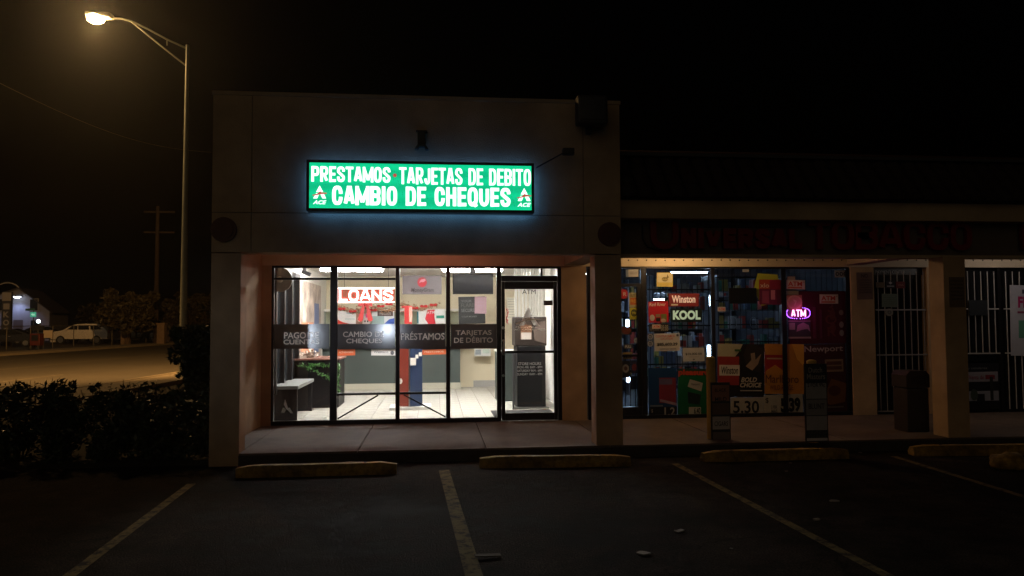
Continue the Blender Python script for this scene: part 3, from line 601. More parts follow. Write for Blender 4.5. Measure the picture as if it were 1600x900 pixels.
tn = thing('round_disc', 'round brown disc hanging inside the top left corner of the shopfront', 'disc', at(437, 437, D+.3)); n = 28
MB().prism([(.19*math.cos(2*math.pi*k/n), .19*math.sin(2*math.pi*k/n)) for k in range(n)], 0, .03).build('plate', mat('disc_brown', (.10, .075, .055), .4, var=.2, vs=5), tn)
MB().sph((0, 0, 0), .05, (1, .3, 1), 12, 8).build('boss', mat('disc_boss', (.22, .17, .12), .35), tn, smooth=True)
tn = thing('security_camera', 'small dome camera on the shop ceiling left of the long light', 'camera', at(476, 424, 4.4))
MB().cyl((0, 0, 0), (0, 0, .08), .03).build('stalk', dgm, tn); MB().obox((.03, 0, -.03), (.16, .07, .07), (0, .4, 0), .01).build('housing', dgm, tn)
# bench and desk
bx0, bx1 = at(428, 650, 2.75).x, at(464, 650, 2.75).x
BE = thing('bench', 'grey topped dark bench with white A logo just inside the window', 'bench', (bx0, 2.75, .16))
w_ = bx1-bx0
MB().box(-.02, w_+.02, -.02, 1.5, .50, .555, bev=.008).build('seat', mat('bench_grey', (.20, .21, .21), .5, var=.1), BE)
dk = mat('dark_laminate', (.010, .008, .009), .5, var=.1, spec=.2)
MB().box(0, w_, 0, .04, 0, .50).build('end_panel', dk, BE); MB().box(0, w_, 1.4, 1.44, 0, .50).build('end_panel', dk, BE); MB().box(0, .04, 1.5*0+.05, 1.4, .3, .50).build('apron', dk, BE)
for poly in ([(.48, .35), (.62, .20), (.52, .20), (.42, .27)], [(.30, .14), (.45, .14), (.52, .18), (.44, .22), (.38, .22)], [(.60, .18), (.72, .13), (.83, .13), (.68, .22), (.5, .2)]):
    MB().prism([(u*w_, v_) for u, v_ in poly], -.003, -.001).build('logo_shape', wtxt, BE)
dx0, dx1 = at(455, 600, 4.6).x, at(529, 600, 4.6).x
DE = thing('service_desk', 'dark desk standing left in the shop behind the bench', 'desk', (dx0, 4.6, .16))
MB().box(0, dx1-dx0, 0, .9, 0, .86, bev=.01).build('body', dk, DE); MB().box(-.03, dx1-dx0+.03, -.03, .93, .86, .89, bev=.006).build('desk_top', mat('desk_brown', (.20, .09, .07), .35), DE)
green = mat('garland_green', (.05, .16, .03), .6, var=.5, vs=30)
def fluff(name, pts, label, cat, m, n=20, s=.035, r=(.015, .04), part='sprigs'):
    t = thing(name, label, cat, (0, 0, 0)); mb = MB()
    for p in pts:
        for _ in range(n):
            c = Vector(p)+Vector((random.gauss(0, s), random.gauss(0, s), random.gauss(0, s))); r_ = random.uniform(*r)
            d1 = Vector((random.gauss(0, 1), random.gauss(0, 1), random.gauss(0, 1))).normalized()*r_; d2 = d1.cross(Vector((random.gauss(0, 1), random.gauss(0, 1), random.gauss(0, 1)))).normalized()*r_*.35
            mb.quad(c-d1, c-d2, c+d1, c+d2)
    mb.build(part, m, t); return t
gp = [at(470+i*2.4, 570+(0 if i < 14 else 0)+abs(i-12)*.15, 4.56) for i in range(24)]
fluff('green_garland', gp+[at(480+i*2.5, 574+i*1.2, 4.5) for i in range(17)]+[at(528, 570+i*3, 4.5) for i in range(14)], 'green tinsel garland draped over the dark desk', 'garland', green, 8, .02)
fl = fluff('flower_arrangement', [at(470+i*2.5, 562-abs(i-3)*1.5, 4.8) for i in range(9)], 'pale pink and white paper flowers on the dark desk', 'flowers', mat('paper_flowers', (.62, .5, .42), .7, var=.3, vs=20), 30, .05, (.03, .06), 'blooms')
# ATM, blinds and stand by the door
AX = at(829, 560, 4.0).x
blki = mat('interior_black', (.005, .005, .006), .5, spec=.15)
AT = thing('cash_machine', 'black cash machine standing behind the glass door', 'cash machine', (AX, 4.0, .16))
MB().box(-.24, .27, 0, .6, 0, 1.1, bev=.015).build('body', blki, AT); MB().box(-.27, .30, .05, .6, 1.1, 1.62, bev=.02).build('head', mat('atm_grey', (.022, .016, .014), .5, spec=.2), AT)
MB().box(-.17, .03, .035, .049, 1.22, 1.48).build('screen', mat('atm_print', (.14, .07, .04), .3, var=.4, vs=12), AT); MB().box(-.16, .02, .03, .034, 1.22, 1.34).build('label', pm((.5, .45, .42)), AT)
MB().prism([(.08, 1.2), (.28, 1.14), (.28, 1.55), (.15, 1.52), (.05, 1.38)], .03, .049).build('curved_fascia', mat('atm_tan', (.08, .058, .05), .4), AT)
MB().box(-.32, .3, -.16, .05, .0, .03).build('foot_plate', chrome, AT); MB().box(-.34, -.31, -.14, -.1, .0, 1.0).build('stand_post', dgm, AT)
bl_ = thing('vertical_blinds', 'white vertical blinds hanging behind the door glass', 'blinds', (0, 0, 0)); bmx = mat('blind_white', (.70, .69, .64), .6, var=.08, vs=8)
for i in range(9):
    p = at(806+i*5.4, 460, 4.9+.02*i); MB().obox((p.x, 4.9+.02*i, 2.05), (.057, .006, 1.35), (0, 0, .35+random.uniform(-.1, .1))).build('slat', bmx, bl_)
fluff('red_tassel', [at(792.5+math.sin(i)*.8, 484+i*2.6, D+.3) for i in range(9)], 'red ribbon tassel hanging left behind the door glass', 'tassel', rdm, 14, .008, (.008, .02), 'ribbons')
t = thing('side_counter', 'dark low counter left of the cash machine with light top', 'counter', (at(800, 600, 5.2).x, 5.2, .16))
MB().box(-.28, .22, 0, .6, 0, .95).build('body', mat('counter_green', (.05, .07, .07), .5), t); MB().box(-.3, .24, -.03, .6, .95, .98).build('counter_top', wht, t)
poster('door_mat', 'dark entrance mat', 'mat', (0, 0, 1, 1), 3, (0, 0, 0)) if 0 else None
m_ = tag(MB().box(at(770, 640, 3.2).x, at(866, 640, 3.2).x, 2.9, 3.7, .161, .17).build('door_mat', mat('mat_black', (.02, .02, .022), .95, bump=.5, bs=200)), 'dark entrance mat on the tiles behind the door', 'mat')
poster('wall_calendar', 'pale paper chart on the wall seen through left part of door', 'chart', (792, 465, 805, 505), 7.6, (.66, .62, .5), [('b', (.1, .1*k+.05, .9, .1*k+.07), (.35, .33, .3)) for k in range(8)])

# ------------------------------------------------------------------ smoke shop: wing to the right
B2 = thing('tobacco_shop_building', 'low shop wing with dark tiled mansard roof right of the green sign', 'building', (0, 0, 0))
XE = 13.5
ytf = at(1000, 333, .25)
MB().box(XR+.016, XE, .12, .34, 3.02, 3.26, bev=.006).build('roof_beam', stucco2, B2)
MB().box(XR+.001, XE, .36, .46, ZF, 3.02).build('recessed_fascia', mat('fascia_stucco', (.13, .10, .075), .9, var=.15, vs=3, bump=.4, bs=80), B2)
MB().box(XR+.001, XE, .3, .47, ZF-.012, ZF+.03).build('fascia_edge', stucco2, B2)
MB().box(XR+.001, XE, .472, D-.001, SOF, SOF+.08).build('soffit', stucco, B2)
MB().box(XR, XE, .4, 12, 3.9, 3.94).build('flat_roof', MATS['roof_felt'], B2)
for a in ((6.69, 7.0), (12.3, 12.6)):
    MB().box(a[0], a[1], .0, .30, -.02, ZF-.013, bev=.006).build('pillar', pillar_m, B2)
    MB().box(a[0]+.02, a[1]-.02, .473, D-.001, 2.6, SOF-.001).build('beam', stucco2, B2)
# tile courses on the mansard slope
clay = mat('roof_clay', (.022, .012, .010), .85, var=.35, vs=6, bump=.3, bs=40)
tb = MB(); seg = 6; r_ = .105; Lh = .30
rgA = [tb.bm.verts.new((r_*math.cos(math.pi*k/seg), 0, r_*.75*math.sin(math.pi*k/seg))) for k in range(seg+1)]; rgB = [tb.bm.verts.new((.86*r_*math.cos(math.pi*k/seg), Lh, .86*r_*.75*math.sin(math.pi*k/seg))) for k in range(seg+1)]
for k in range(seg): tb.bm.faces.new((rgA[k], rgA[k+1], rgB[k+1], rgB[k]))
tb.bm.faces.new(rgA); tme = tb.mesh('roof_tile', True); tme.materials.append(clay)
MB().prism([(0, 0), (0, 0.001), (1, 1)], 0, 1).mesh('x')
mb = MB(); y0_, z0_, y1_, z1_ = .02, 3.27, .62, 3.93
mb.quad((XR+.02, y0_, z0_), (XE, y0_, z0_), (XE, y1_, z1_), (XR+.02, y1_, z1_)).quad((XR+.02, y0_, z0_), (XR+.02, y1_, z0_), (XE, y1_, z0_), (XE, y0_, z0_)).build('roof_slope', clay, B2)
sl = math.atan2(z1_-z0_, y1_-y0_); SLn = math.hypot(z1_-z0_, y1_-y0_); rows = 4
for r in range(rows):
    x = XR+.13+.0
    while x < 9.3:
        f_ = r*(SLn-.06)/rows
        inst('roof_tile', tme, B2, (x, y0_-.03+f_*math.cos(sl)-.01, z0_+.0+f_*math.sin(sl)+.01+random.uniform(-.004, .004)), (sl-.1, 0, random.uniform(-.02, .02)), (1, .9, 1)); x += .215
MB().tube([(XR+.03, .63, 3.95), (XE, .63, 3.95)], .07, 10).build('ridge_roll', mat('ridge_clay', (.06, .022, .014), .8, var=.3, vs=4), B2, smooth=True)
MB().cyl((XR-.06, .0, 3.46), (XR-.06, .01, 3.46), .001).mesh('x')
# wall piers beside the grille doors
YW = D
def pier(px0, px1): MB().box(at(px0, 540, D).x, at(px1, 540, D).x, D-.001, D+.2, .128, ZW-.002).build('wall_pier', pillar_m, B2)
pier(1331.5, 1368); pier(1451, 1511)
MB().box(at(1330, 540, D).x, XE, D+4.8, D+4.9, .1, 3).build('inner_wall', mat('dark_wall', (.05, .05, .055), .9), B2)
MB().box(at(1350, 540, D).x, at(1352, 540, D).x, D+.21, D+4.8, .1, 3).build('inner_partition', MATS['dark_wall'], B2)
# windows of the smoke shop
SW = thing('window_front', 'black framed smoke shop windows covered in cigarette posters', 'window', (0, 0, 0))
XA, XB = at(919, 540, D).x, at(1331, 540, D).x
MB().box(XA, XB, D+.018, D+.102, ZW-.03, ZW-.002).build('head_rail', alu, SW); MB().box(XA, XB, D+.015, D+.105, .152, .21).build('sill_rail', alu, SW)
for a, c in ((918.5, 924), (1003, 1011), (1113, 1118.5), (1223, 1230), (1324, 1331)): fr(a, c, .211, ZW-.031, parent=SW)
for a, c in ((924, 1003), (1011, 1113), (1118.5, 1223), (1230, 1324)):
    A, C_ = at(a, 540, D+.06).x, at(c, 540, D+.06).x
    MB().box(A, C_, D+.057, D+.063, .21, ZW-.03).build('pane', gl_t, SW)
fr(924.5, 1002.5, 2.24, 2.29, parent=SW, name='door_head'); fr(924.5, 1002.5, .211, .34, parent=SW, name='door_rail'); fr(996.5, 1002.6, .341, 2.239, parent=SW, name='door_stile'); fr(924.5, 1002.5, 1.13, 1.17, parent=SW, name='door_rail')
steel_b = mat('grille_black', (.02, .02, .024), .5, .4); steel_w = mat('grille_grey', (.30, .29, .30), .5, .3)
def grille(label, pxa, pxb, z0, z1, n, rails, m, y=D+.14, grp='security grilles inside the shop windows', r=.006):
    t = thing('security_grille', label, 'grille', (0, 0, 0), grp); bars(t, at(pxa, 540, y).x, at(pxb, 540, y).x, z0, z1, y, n, rails, m, r); return t
grille('black bars inside the smoke shop door by the pillar', 926, 996, .22, 2.53, 9, (.9, 1.75), steel_b)
grille('black bars inside the window with the Winston and KOOL signs', 1012, 1112, .22, 2.53, 12, (1.0, 1.62, 2.2), steel_b)
grille('black bars inside the window with the yellow and pink xlo poster', 1119, 1222, .22, 2.53, 12, (1.35, 1.63, 2.02, 2.4), steel_b)
grille('black bars inside the window with the glowing ATM sign', 1231, 1323, .22, 2.53, 11, (1.35, 2.02), steel_b)
# interior of smoke shop
TI = thing('smoke_shop_interior', 'dim smoke shop room with stocked shelves behind barred windows', 'room', (0, 0, 0)); dw = mat('shop_wall_blue', (.055, .06, .075), .8, var=.1)
MB().box(RX1+.09, 6.9, D+5.0, D+5.1, .15, 2.9).build('back_wall', dw, TI); MB().box(RX1+.081, RX1+.1, D+.2, D+5, .15, 2.9).build('left_wall', dw, TI)
MB().box(6.78, 6.9, D+.2, D+5, .15, 2.9).build('right_wall', dw, TI); MB().box(RX1+.08, 6.9, D+.19, D+5, 2.9, 2.97).build('ceiling', dw, TI); MB().box(RX1+.08, 6.9, D+.12, D+5, .11, .158).build('floor', mat('shop_floor', (.30, .32, .34), .25, var=.1), TI)
coolem = em('cool_led', (.62, .80, 1.0), 60)
def tube_light(x, y, z, L, label, ax='x'):
    t = thing('ceiling_light', label, 'ceiling light', (x, y, z), 'cool lights inside the smoke shop')
    if ax == 'x': MB().box(-L/2, L/2, -.05, .05, 0, .02).build('housing', wht, t); MB().box(-L/2+.02, L/2-.02, -.035, .035, -.02, -.001).build('diffuser', coolem, t)
    else: MB().box(-.03, .03, -.02, .02, -L/2, L/2).build('housing', wht, t); MB().box(-.022, .022, -.04, -.021, -L/2+.02, L/2-.02).build('diffuser', coolem, t)
tube_light(2.95, D+2.3, 2.6, .8, 'cool ceiling light of the smoke shop near its door'); tube_light(5.2, D+3.3, 2.7, .8, 'cool ceiling light over the middle shelves of the smoke shop')
p = at(1027, 467, D+3.0); tube_light(p.x, D+3.0, p.z, .32, 'short bright light glowing above the Red River poster')
for px_, py_, l in ((980, 508, 'upright glowing case light behind the smoke shop door, upper one'), (981, 588, 'upright glowing case light behind the smoke shop door, lower one'), (1110, 470, 'thin upright light right of the Winston sign'), (1107, 548, 'short upright light right of the jackpot paper')):
    p = at(px_, py_, D+1.6); tube_light(p.x, D+1.6, p.z, .22, l, 'z')
boxcols = [(.55, .08, .06), (.12, .15, .24), (.6, .58, .5), (.1, .3, .2), (.5, .38, .1), (.35, .36, .4), (.6, .62, .66)]
SH = [None]
def shelf(x0, x1, y, label, zs=(.5, .85, 1.2, 1.55, 1.9, 2.25)):
    t = thing('stock_shelf', label, 'shelf', (x0, y, .158), 'stocked shelves in the smoke shop')
    mt_ = mat('shelf_metal', (.35, .38, .42), .35, .7)
    for xx in (0, x1-x0): MB().box(xx-.015, xx+.015, 0, .35, 0, 2.4).build('upright', mt_, t)
    for z in zs: MB().box(0.016, x1-x0-.016, 0, .35, z-.158-.02, z-.158).build('shelf_board', mt_, t)
    by = {i: MB() for i in range(len(boxcols))}
    for z in zs:
        xx = .03
        while xx < x1-x0-.12:
            w = random.uniform(.05, .13); h = random.uniform(.1, .26)
            if random.random() > .12: by[random.randrange(len(boxcols))].box(xx, xx+w-.008, .03, .2, z-.157, z-.157+h)
            xx += w
    for i, mb in by.items(): mb.build('cartons', pm(boxcols[i], .3), t, kind='stuff')
shelf(2.5, 4.0, D+3.6, 'tall stocked shelf behind the smoke shop door'); shelf(4.1, 5.2, D+2.2, 'stocked metal shelf behind the Winston window'); shelf(5.3, 6.6, D+2.0, 'stocked metal shelf behind the xlo poster window'); shelf(4.2, 6.6, D+4.6, 'long stocked shelf at the back of the smoke shop')
shelf(2.45, 3.05, D+1.2, 'narrow glass case close behind the smoke shop door', (.4, .62, .85, 1.1, 1.4, 1.7, 2.0))
for pxa, l in ((1146, 'left ring shaped display on the middle window shelf'), (1177, 'right ring shaped display on the middle window shelf')):
    p = at(pxa, 504, D+.11); t = thing('ring_display', l, 'display', tuple(p), 'oval ring displays behind the window')
    n = 28; MB().tube([(.055*math.cos(2*math.pi*k/n), 0, .09*math.sin(2*math.pi*k/n)) for k in range(n+1)], .005, 6).build('ring', chrome, t); MB().box(-.05, .05, .01, .03, -.12, -.1).build('foot', dgm, t)
# posters and signs on the smoke shop glass
YO = D+.05
R_ = lambda **k: k
poster('price_poster', 'yellow square smokes poster with a bird emblem at the top of the window', 'poster', (1026, 426, 1051, 448), YO, (.62, .50, .14), [('b', (.04, .04, .96, .7), (.66, .60, .38)), ('o', (.3, .32, .7, .62), (.2, .16, .06)), ('p', (.5, .1, .75, .4), (.2, .16, .05), [(0, 0), (.5, .3), (.6, 1), (1, .2), (.6, 0)]), ('t', (.28, .36, .72, .56), (.6, .5, .2), 'Smokes')])
NS = poster('winston_sign', 'dark red lit sign reading Winston', 'sign', (1044, 458.5, 1091, 479), YO+.03, (.16, .02, .02), [('b', (.02, .04, .98, .96), em('winston_red', (.16, .015, .012), .2)), ('t', (.1, .15, .88, .72), em('winston_white', (.8, .62, .5), .3), 'Winston', .03), ('b', (.08, .8, .3, .92), (.6, .6, .5))], th=.03)
poster('kool_sign', 'dark sign with pale green letters reading KOOL', 'sign', (1047, 482, 1096, 503), YO+.03, (.01, .02, .02), [('t', (.07, .14, .95, .84), em('kool_green', (.50, .68, .52), .32), 'KOOL', .05)], th=.03)
poster('shop_poster', 'red poster reading Red River with small round emblems', 'poster', (1013.5, 471, 1044.5, 504), YO, (.50, .02, .035), [('t', (.06, .05, .88, .22), (.7, .55, .5), 'Red River', .01, .1), ('o', (.05, .62, .3, .92), (.5, .45, .42)), ('b', (.36, .6, .58, .74), (.3, .2, .12)), ('b', (.36, .78, .58, .94), (.03, .02, .02)), ('b', (.62, .6, .9, .98), (.16, .17, .05)), ('o', (.6, .82, .86, 1.0), (.45, .32, .28))])
poster('clock_display', 'dark display panel with pale seven segment digits under the red poster', 'display', (1014, 506, 1044, 518), YO+.01, (.03, .02, .02), [('t', (.05, .3, .5, .9), (.12, .12, .12), '00:00'), ('t', (.6, .15, .98, .9), (.28, .27, .22), '88:88')], th=.015)
poster('atm_sticker', 'small pale ATM sticker over the digit display', 'sticker', (1019, 507, 1032, 513.5), YO-.01, (.58, .5, .46), [('t', (.12, .2, .88, .8), (.6, .1, .05), 'ATM', .03)])
poster('jackpot_notice', 'white jackpot paper reading $85,603.29 under the red poster', 'notice', (1022.5, 521, 1062.5, 548.5), YO, (.56, .55, .55), [('t', (.06, .08, .8, .22), (.55, .12, .1), 'CONTRATAMOS'), ('t', (.25, .24, .72, .36), (.55, .12, .1), 'LOCATION'), ('t', (.1, .52, .9, .72), (.03, .03, .03), '$85,603.29', .03), ('t', (.2, .84, .85, .92), (.15, .15, .2), 'CONTACT DENISE'), ('o', (.86, .04, .96, .18), (.1, .1, .12))])
poster('cash_notice', 'white paper reading $10,000.00 hanging lower right of the jackpot paper', 'notice', (1067, 543.5, 1100.5, 564.5), YO, (.54, .54, .55), [('t', (.12, .36, .88, .56), (.03, .03, .03), '$10,000.00', .02), ('b', (.3, .66, .74, .69), (.3, .3, .3)), ('o', (.45, .8, .55, .92), (.2, .2, .2))])
for px_, py_, l in ((1016, 526, 'upper round white sticker left of the jackpot paper'), (1016, 537, 'lower round white sticker left of the jackpot paper')): poster('round_sticker', l, 'sticker', (px_-4, py_-4.5, px_+4, py_+4.5), YO, (.04, .04, .05), [('o', (0, 0, 1, 1), (.45, .45, .47)), ('o', (.15, .15, .85, .85), (.08, .08, .1)), ('t', (.25, .35, .75, .65), (.5, .5, .5), 'NO')])
poster('drink_poster', 'dark blue poster with a red drink can and price 1.2 at lower window', 'poster', (1013.5, 575, 1057, 651), YO, (.010, .05, .16), [('b', (.38, .2, .98, .72), (.22, .03, .05)), ('b', (.38, .22, .85, .34), (.12, .1, .2)), ('p', (.4, .6, 1, .78), (.3, .22, .3), [(0, .8), (1, .3), (1, 0), (0, .5)]), ('b', (.05, .76, .5, .79), (.16, .2, .26)), ('b', (0, .8, 1, 1), (.015, .015, .02)), ('t', (.08, .84, .14, .92), (.3, .3, .28), '$'), ('t', (.55, .81, .93, .98), (.35, .35, .33), '1.2', .02)])
poster('cigarette_poster', 'green poster reading pleasure with a tilted cigarette pack', 'poster', (1058.5, 576, 1108, 651), YO, (.005, .11, .035), [('b', (0, 0, 1, .14), (.02, .05, .03)), ('t', (.01, .015, .98, .17), (.50, .06, .02), 'pleasure', .05), ('p', (.3, .22, .78, .5), (.36, .36, .34), [(.15, 1), (1, .72), (.9, .1), (0, .45)]), ('t', (.42, .30, .68, .36), (.06, .06, .06), 'Newport'), ('p', (.3, .45, .72, .75), (.01, .02, .015), [(0, .9), (1, .7), (.9, 0), (.05, .1)]), ('b', (.34, .80, .72, .95), (.42, .42, .38)), ('t', (.5, .81, .7, .94), (.03, .03, .03), '6.40', .03)])
poster('winston_poster', 'white and black poster with red Winston pack, a rider and BOLD CHOICE', 'poster', (1120, 537.5, 1193, 620), YO, (.016, .014, .014), [('p', (0, 0, .75, .32), (.40, .38, .27), [(0, 0), (0, 1), (.72, 1), (.6, .5), (.4, .0)]), ('b', (.0, .24, .46, .78), (.28, .03, .025)), ('b', (.04, .40, .47, .60), (.55, .52, .48)), ('t', (.08, .43, .44, .57), (.03, .02, .02), 'Winston', .02, .15), ('p', (.55, 0, 1, .55), (.03, .025, .02), [(0, .6), (.2, 1), (.6, 1), (1, .8), (.8, 0), (.2, .2)]), ('p', (.60, .1, .95, .5), (.30, .22, .16), [(0, .2), (.35, .5), (.3, .8), (.55, .85), (.6, .5), (.95, .8), (.75, .3), (.4, 0)]), ('t', (.50, .63, .84, .72), (.50, .46, .38), 'BOLD', .03, .25), ('t', (.48, .73, .94, .82), (.50, .46, .38), 'CHOICE', .03, .25), ('b', (.48, .87, .95, .89), (.35, .33, .3)), ('b', (.36, .10, .5, .14), (.05, .12, .04))])
poster('price_card', 'pale price card reading 5.30 under the Winston poster', 'price sign', (1141, 621, 1193, 649.5), YO-.006, (.36, .34, .29), [('t', (.08, .18, .86, .86), (.012, .012, .012), '5.30', .02)])
poster('marlboro_poster', 'orange and red cigarette poster reading Marlboro behind the frame', 'poster', (1194, 537.5, 1255, 615.5), YO-.004, (.46, .20, .03), [('b', (0, .22, .52, .62), (.30, .02, .02)), ('p', (.02, .42, .5, .62), (.46, .20, .03), [(0, 0), (.0, .35), (.5, 1), (1, .35), (1, 0)]), ('b', (.05, .28, .45, .31), (.45, .3, .2)), ('t', (.02, .62, .86, .78), (.10, .03, .02), 'Marlboro', .0), ('t', (.12, .82, .72, .92), (.20, .06, .02), 'WILD RIDGE'), ('p', (.55, .0, 1, .5), (.62, .32, .05), [(.3, 1), (1, 1), (1, .1), (.6, .4)])])
poster('price_card', 'pale price card reading 5.39 under the orange poster', 'price sign', (1194, 616.5, 1255, 649), YO-.006, (.36, .34, .28), [('t', (.04, .12, .12, .4), (.03, .03, .03), '$'), ('t', (.18, .5, .33, .66), (.1, .1, .1), '2 FOR'), ('t', (.18, .7, .33, .86), (.1, .1, .1), 'MAS'), ('t', (.42, .16, .93, .86), (.012, .012, .012), '5.39', .05)])
poster('newport_poster', 'dark maroon poster reading Newport at the right window', 'poster', (1258, 538, 1323, 646), YO, (.055, .014, .016), [('t', (.02, .02, .95, .13), (.36, .31, .32), 'Newport', .015), ('b', (.5, .22, .94, .40), (.24, .17, .12)), ('b', (.54, .25, .9, .30), (.10, .04, .03)), ('b', (.54, .32, .9, .37), (.10, .04, .03)), ('p', (.4, .5, 1, .88), (.14, .06, .02), [(0, .2), (.4, 1), (1, .8), (.9, .1), (.3, 0)]), ('o', (.55, .6, .85, .75), (.07, .02, .015)), ('b', (.05, .9, .9, .92), (.12, .11, .1))])
poster('maroon_panel', 'dark maroon window film panel above the Newport lettering', 'window film', (1233, 455, 1323, 537), YO+.004, (.07, .008, .016), [('o', (.70, .35, .80, .55), (.12, .03, .03)), ('o', (.70, .6, .80, .8), (.12, .03, .03)), ('t', (.62, .22, .82, .86), (.13, .035, .035), '3\nO\nR', .01), ('o', (.86, .36, .94, .46), (.2, .14, .13)), ('o', (.86, .58, .94, .70), (.24, .19, .19)), ('o', (.86, .74, .94, .86), (.22, .2, .2)), ('b', (.4, .3, .46, .9), (.11, .02, .04)), ('b', (.52, .35, .56, .9), (.10, .02, .05))])
for pr, l in (((1228.5, 437.5, 1257.5, 452), 'orange and white ATM sticker at the top left of the right window'), ((1280.5, 460, 1309.5, 474.5), 'tilted orange and white ATM sticker on the maroon panel')):
    poster('atm_sticker', l, 'sticker', pr, YO-.008, (.55, .45, .38), [('b', (.04, .08, .96, .92), (.60, .52, .46)), ('t', (.08, .16, .84, .66), (.48, .05, .03), 'ATM', .03), ('b', (.08, .74, .84, .9), (.52, .12, .06)), ('t', (.88, .14, .95, .3), (.4, .05, .03), 'o')])
poster('atm_sticker', 'tiny ATM sticker on the mullion left of the rings', 'sticker', (1121, 479.5, 1133.5, 486.5), YO, (.5, .44, .42), [('t', (.12, .2, .88, .8), (.6, .1, .05), 'ATM', .03)])
poster('round_sticker', 'orange round sticker above the glowing ATM sign', 'sticker', (1229.5, 461, 1253.5, 484), YO-.05, (.3, .12, .08), [('o', (0, 0, 1, 1), (.50, .27, .18)), ('o', (.12, .12, .88, .88), (.42, .2, .14)), ('p', (.4, .3, .65, .75), (.55, .35, .25), [(.2, 0), (.5, .5), (0, 1), (1, .8), (.7, .3)])])
poster('paper_label', 'pale rounded label above the orange ATM sticker', 'label', (1229.5, 432, 1242.5, 437.4), YO-.004, (.33, .26, .22)); poster('paper_label', 'pale strip label under the orange ATM sticker', 'label', (1228.5, 454.5, 1247.5, 460.5), YO-.004, (.33, .26, .22))
poster('ring_sticker', 'white sticker with three dark emblems at the top right of the window', 'sticker', (1304, 422.5, 1324, 433.5), YO, (.33, .33, .34), [('o', (.06, .2, .34, .8), (.04, .04, .05)), ('o', (.37, .2, .65, .8), (.04, .04, .05)), ('o', (.68, .2, .96, .8), (.04, .04, .05)), ('o', (.14, .36, .26, .64), (.33, .33, .34)), ('o', (.45, .36, .57, .64), (.33, .33, .34)), ('o', (.76, .36, .88, .64), (.33, .33, .34))])
poster('window_picture', 'grey picture panel under the glowing ATM sign', 'picture', (1231.5, 501, 1266.5, 529), YO, (.05, .045, .05), [('p', (.36, .1, .98, .62), (.30, .19, .22), [(0, 0), (.1, .7), (.5, 1), (.9, .7), (1, 0), (.8, .3), (.4, .2)]), ('b', (.05, .12, .3, .5), (.26, .2, .2)), ('b', (0, 0, 1, .05), (.3, .2, .2)), ('b', (.0, .9, 1, 1), (.32, .25, .2))])
poster('vape_poster', 'red and magenta poster reading xlo at the top of the middle window', 'poster', (1186, 437, 1222, 476), YO, (.16, .02, .06), [('b', (0, 0, .75, .38), (.40, .06, .03)), ('b', (.45, 0, 1, .38), (.26, .02, .05)), ('t', (.04, .14, .42, .32), (.75, .55, .45), 'xlo', .01), ('b', (.12, .45, .42, .95), (.3, .06, .12)), ('b', (.5, .42, .68, .8), (.55, .2, .25)), ('b', (.75, .4, 1, .95), (.1, .02, .04))])
yp = thing('yellow_banner', 'yellow green banner hanging behind the xlo poster', 'banner', (0, 0, 0)); MB().prism([(at(a, c, YO).x, at(a, c, YO).z) for a, c in ((1184, 427), (1215, 429), (1222, 470), (1190, 478), (1178, 452))], YO+.001, YO+.004).build('cloth', mat('lime_cloth', (.42, .45, .03), .7, var=.1, vs=3), yp)
poster('black_panel', 'black rectangular panel hanging in the middle window', 'panel', (1138, 450, 1181, 474.5), YO, (.006, .006, .006), th=.03); poster('paper_label', 'small white tag at the top of the middle window', 'label', (1160, 420.5, 1170, 425), YO, (.4, .42, .42))
poster('door_notice', 'small white notice over the smoke shop door', 'notice', (978, 421, 997.5, 432.5), YO, (.45, .45, .46), [('b', (0, 0, .2, 1), (.16, .2, .28)), ('t', (.25, .4, .9, .65), (.3, .28, .3), 'OPEN LATE')])
poster('round_sticker', 'red round sticker on the smoke shop door by the pillar', 'sticker', (966, 452, 981, 467), YO, (.05, .02, .03), [('o', (0, 0, 1, 1), (.42, .02, .025)), ('t', (.5, .3, .85, .7), (.65, .55, .5), 'R', .02)])
poster('price_poster', 'narrow yellow and orange poster on the smoke shop door', 'poster', (983, 457.5, 998, 479.5), YO, (.42, .38, .20), [('b', (.1, .35, .9, .85), (.50, .13, .03)), ('t', (.15, .08, .8, .3), (.12, .08, .02), 'BUY 1'), ('t', (.15, .48, .85, .7), (.6, .4, .1), 'FREE')])
poster('price_poster', 'yellow black poster below the orange one on the smoke shop door', 'poster', (984, 480.5, 998, 499), YO, (.50, .46, .03), [('o', (.12, .14, .85, .78), (.07, .07, .02)), ('b', (.1, .86, .9, .9), (.06, .06, .02)), ('t', (.25, .35, .72, .56), (.5, .46, .05), '99c', .02)])
poster('door_plate', 'dark oval plate on the smoke shop door', 'plate', (969, 510, 987, 523), YO, (.02, .02, .02), [('o', (.05, .05, .95, .95), (.13, .035, .02))]); poster('round_sticker', 'pale round sticker low on the smoke shop door', 'sticker', (990.5, 527.5, 999.5, 536.5), YO, (.1, .12, .14), [('o', (0, 0, 1, 1), (.35, .38, .4)), ('t', (.2, .4, .8, .6), (.1, .1, .1), 'PULL')])
poster('pull_notice', 'dark notice reading PULL beside the door bar', 'notice', (975, 538, 988, 545), YO, (.08, .09, .1), [('t', (.15, .2, .85, .8), (.5, .52, .52), 'PULL', .03)])
poster('id_notice', 'yellow notice under the bar of the smoke shop door', 'notice', (973, 550.5, 988, 561), YO, (.36, .27, .08), [('t', (.1, .2, .9, .45), (.05, .04, .02), 'UNDER 21'), ('t', (.1, .55, .9, .8), (.05, .04, .02), 'ID')])
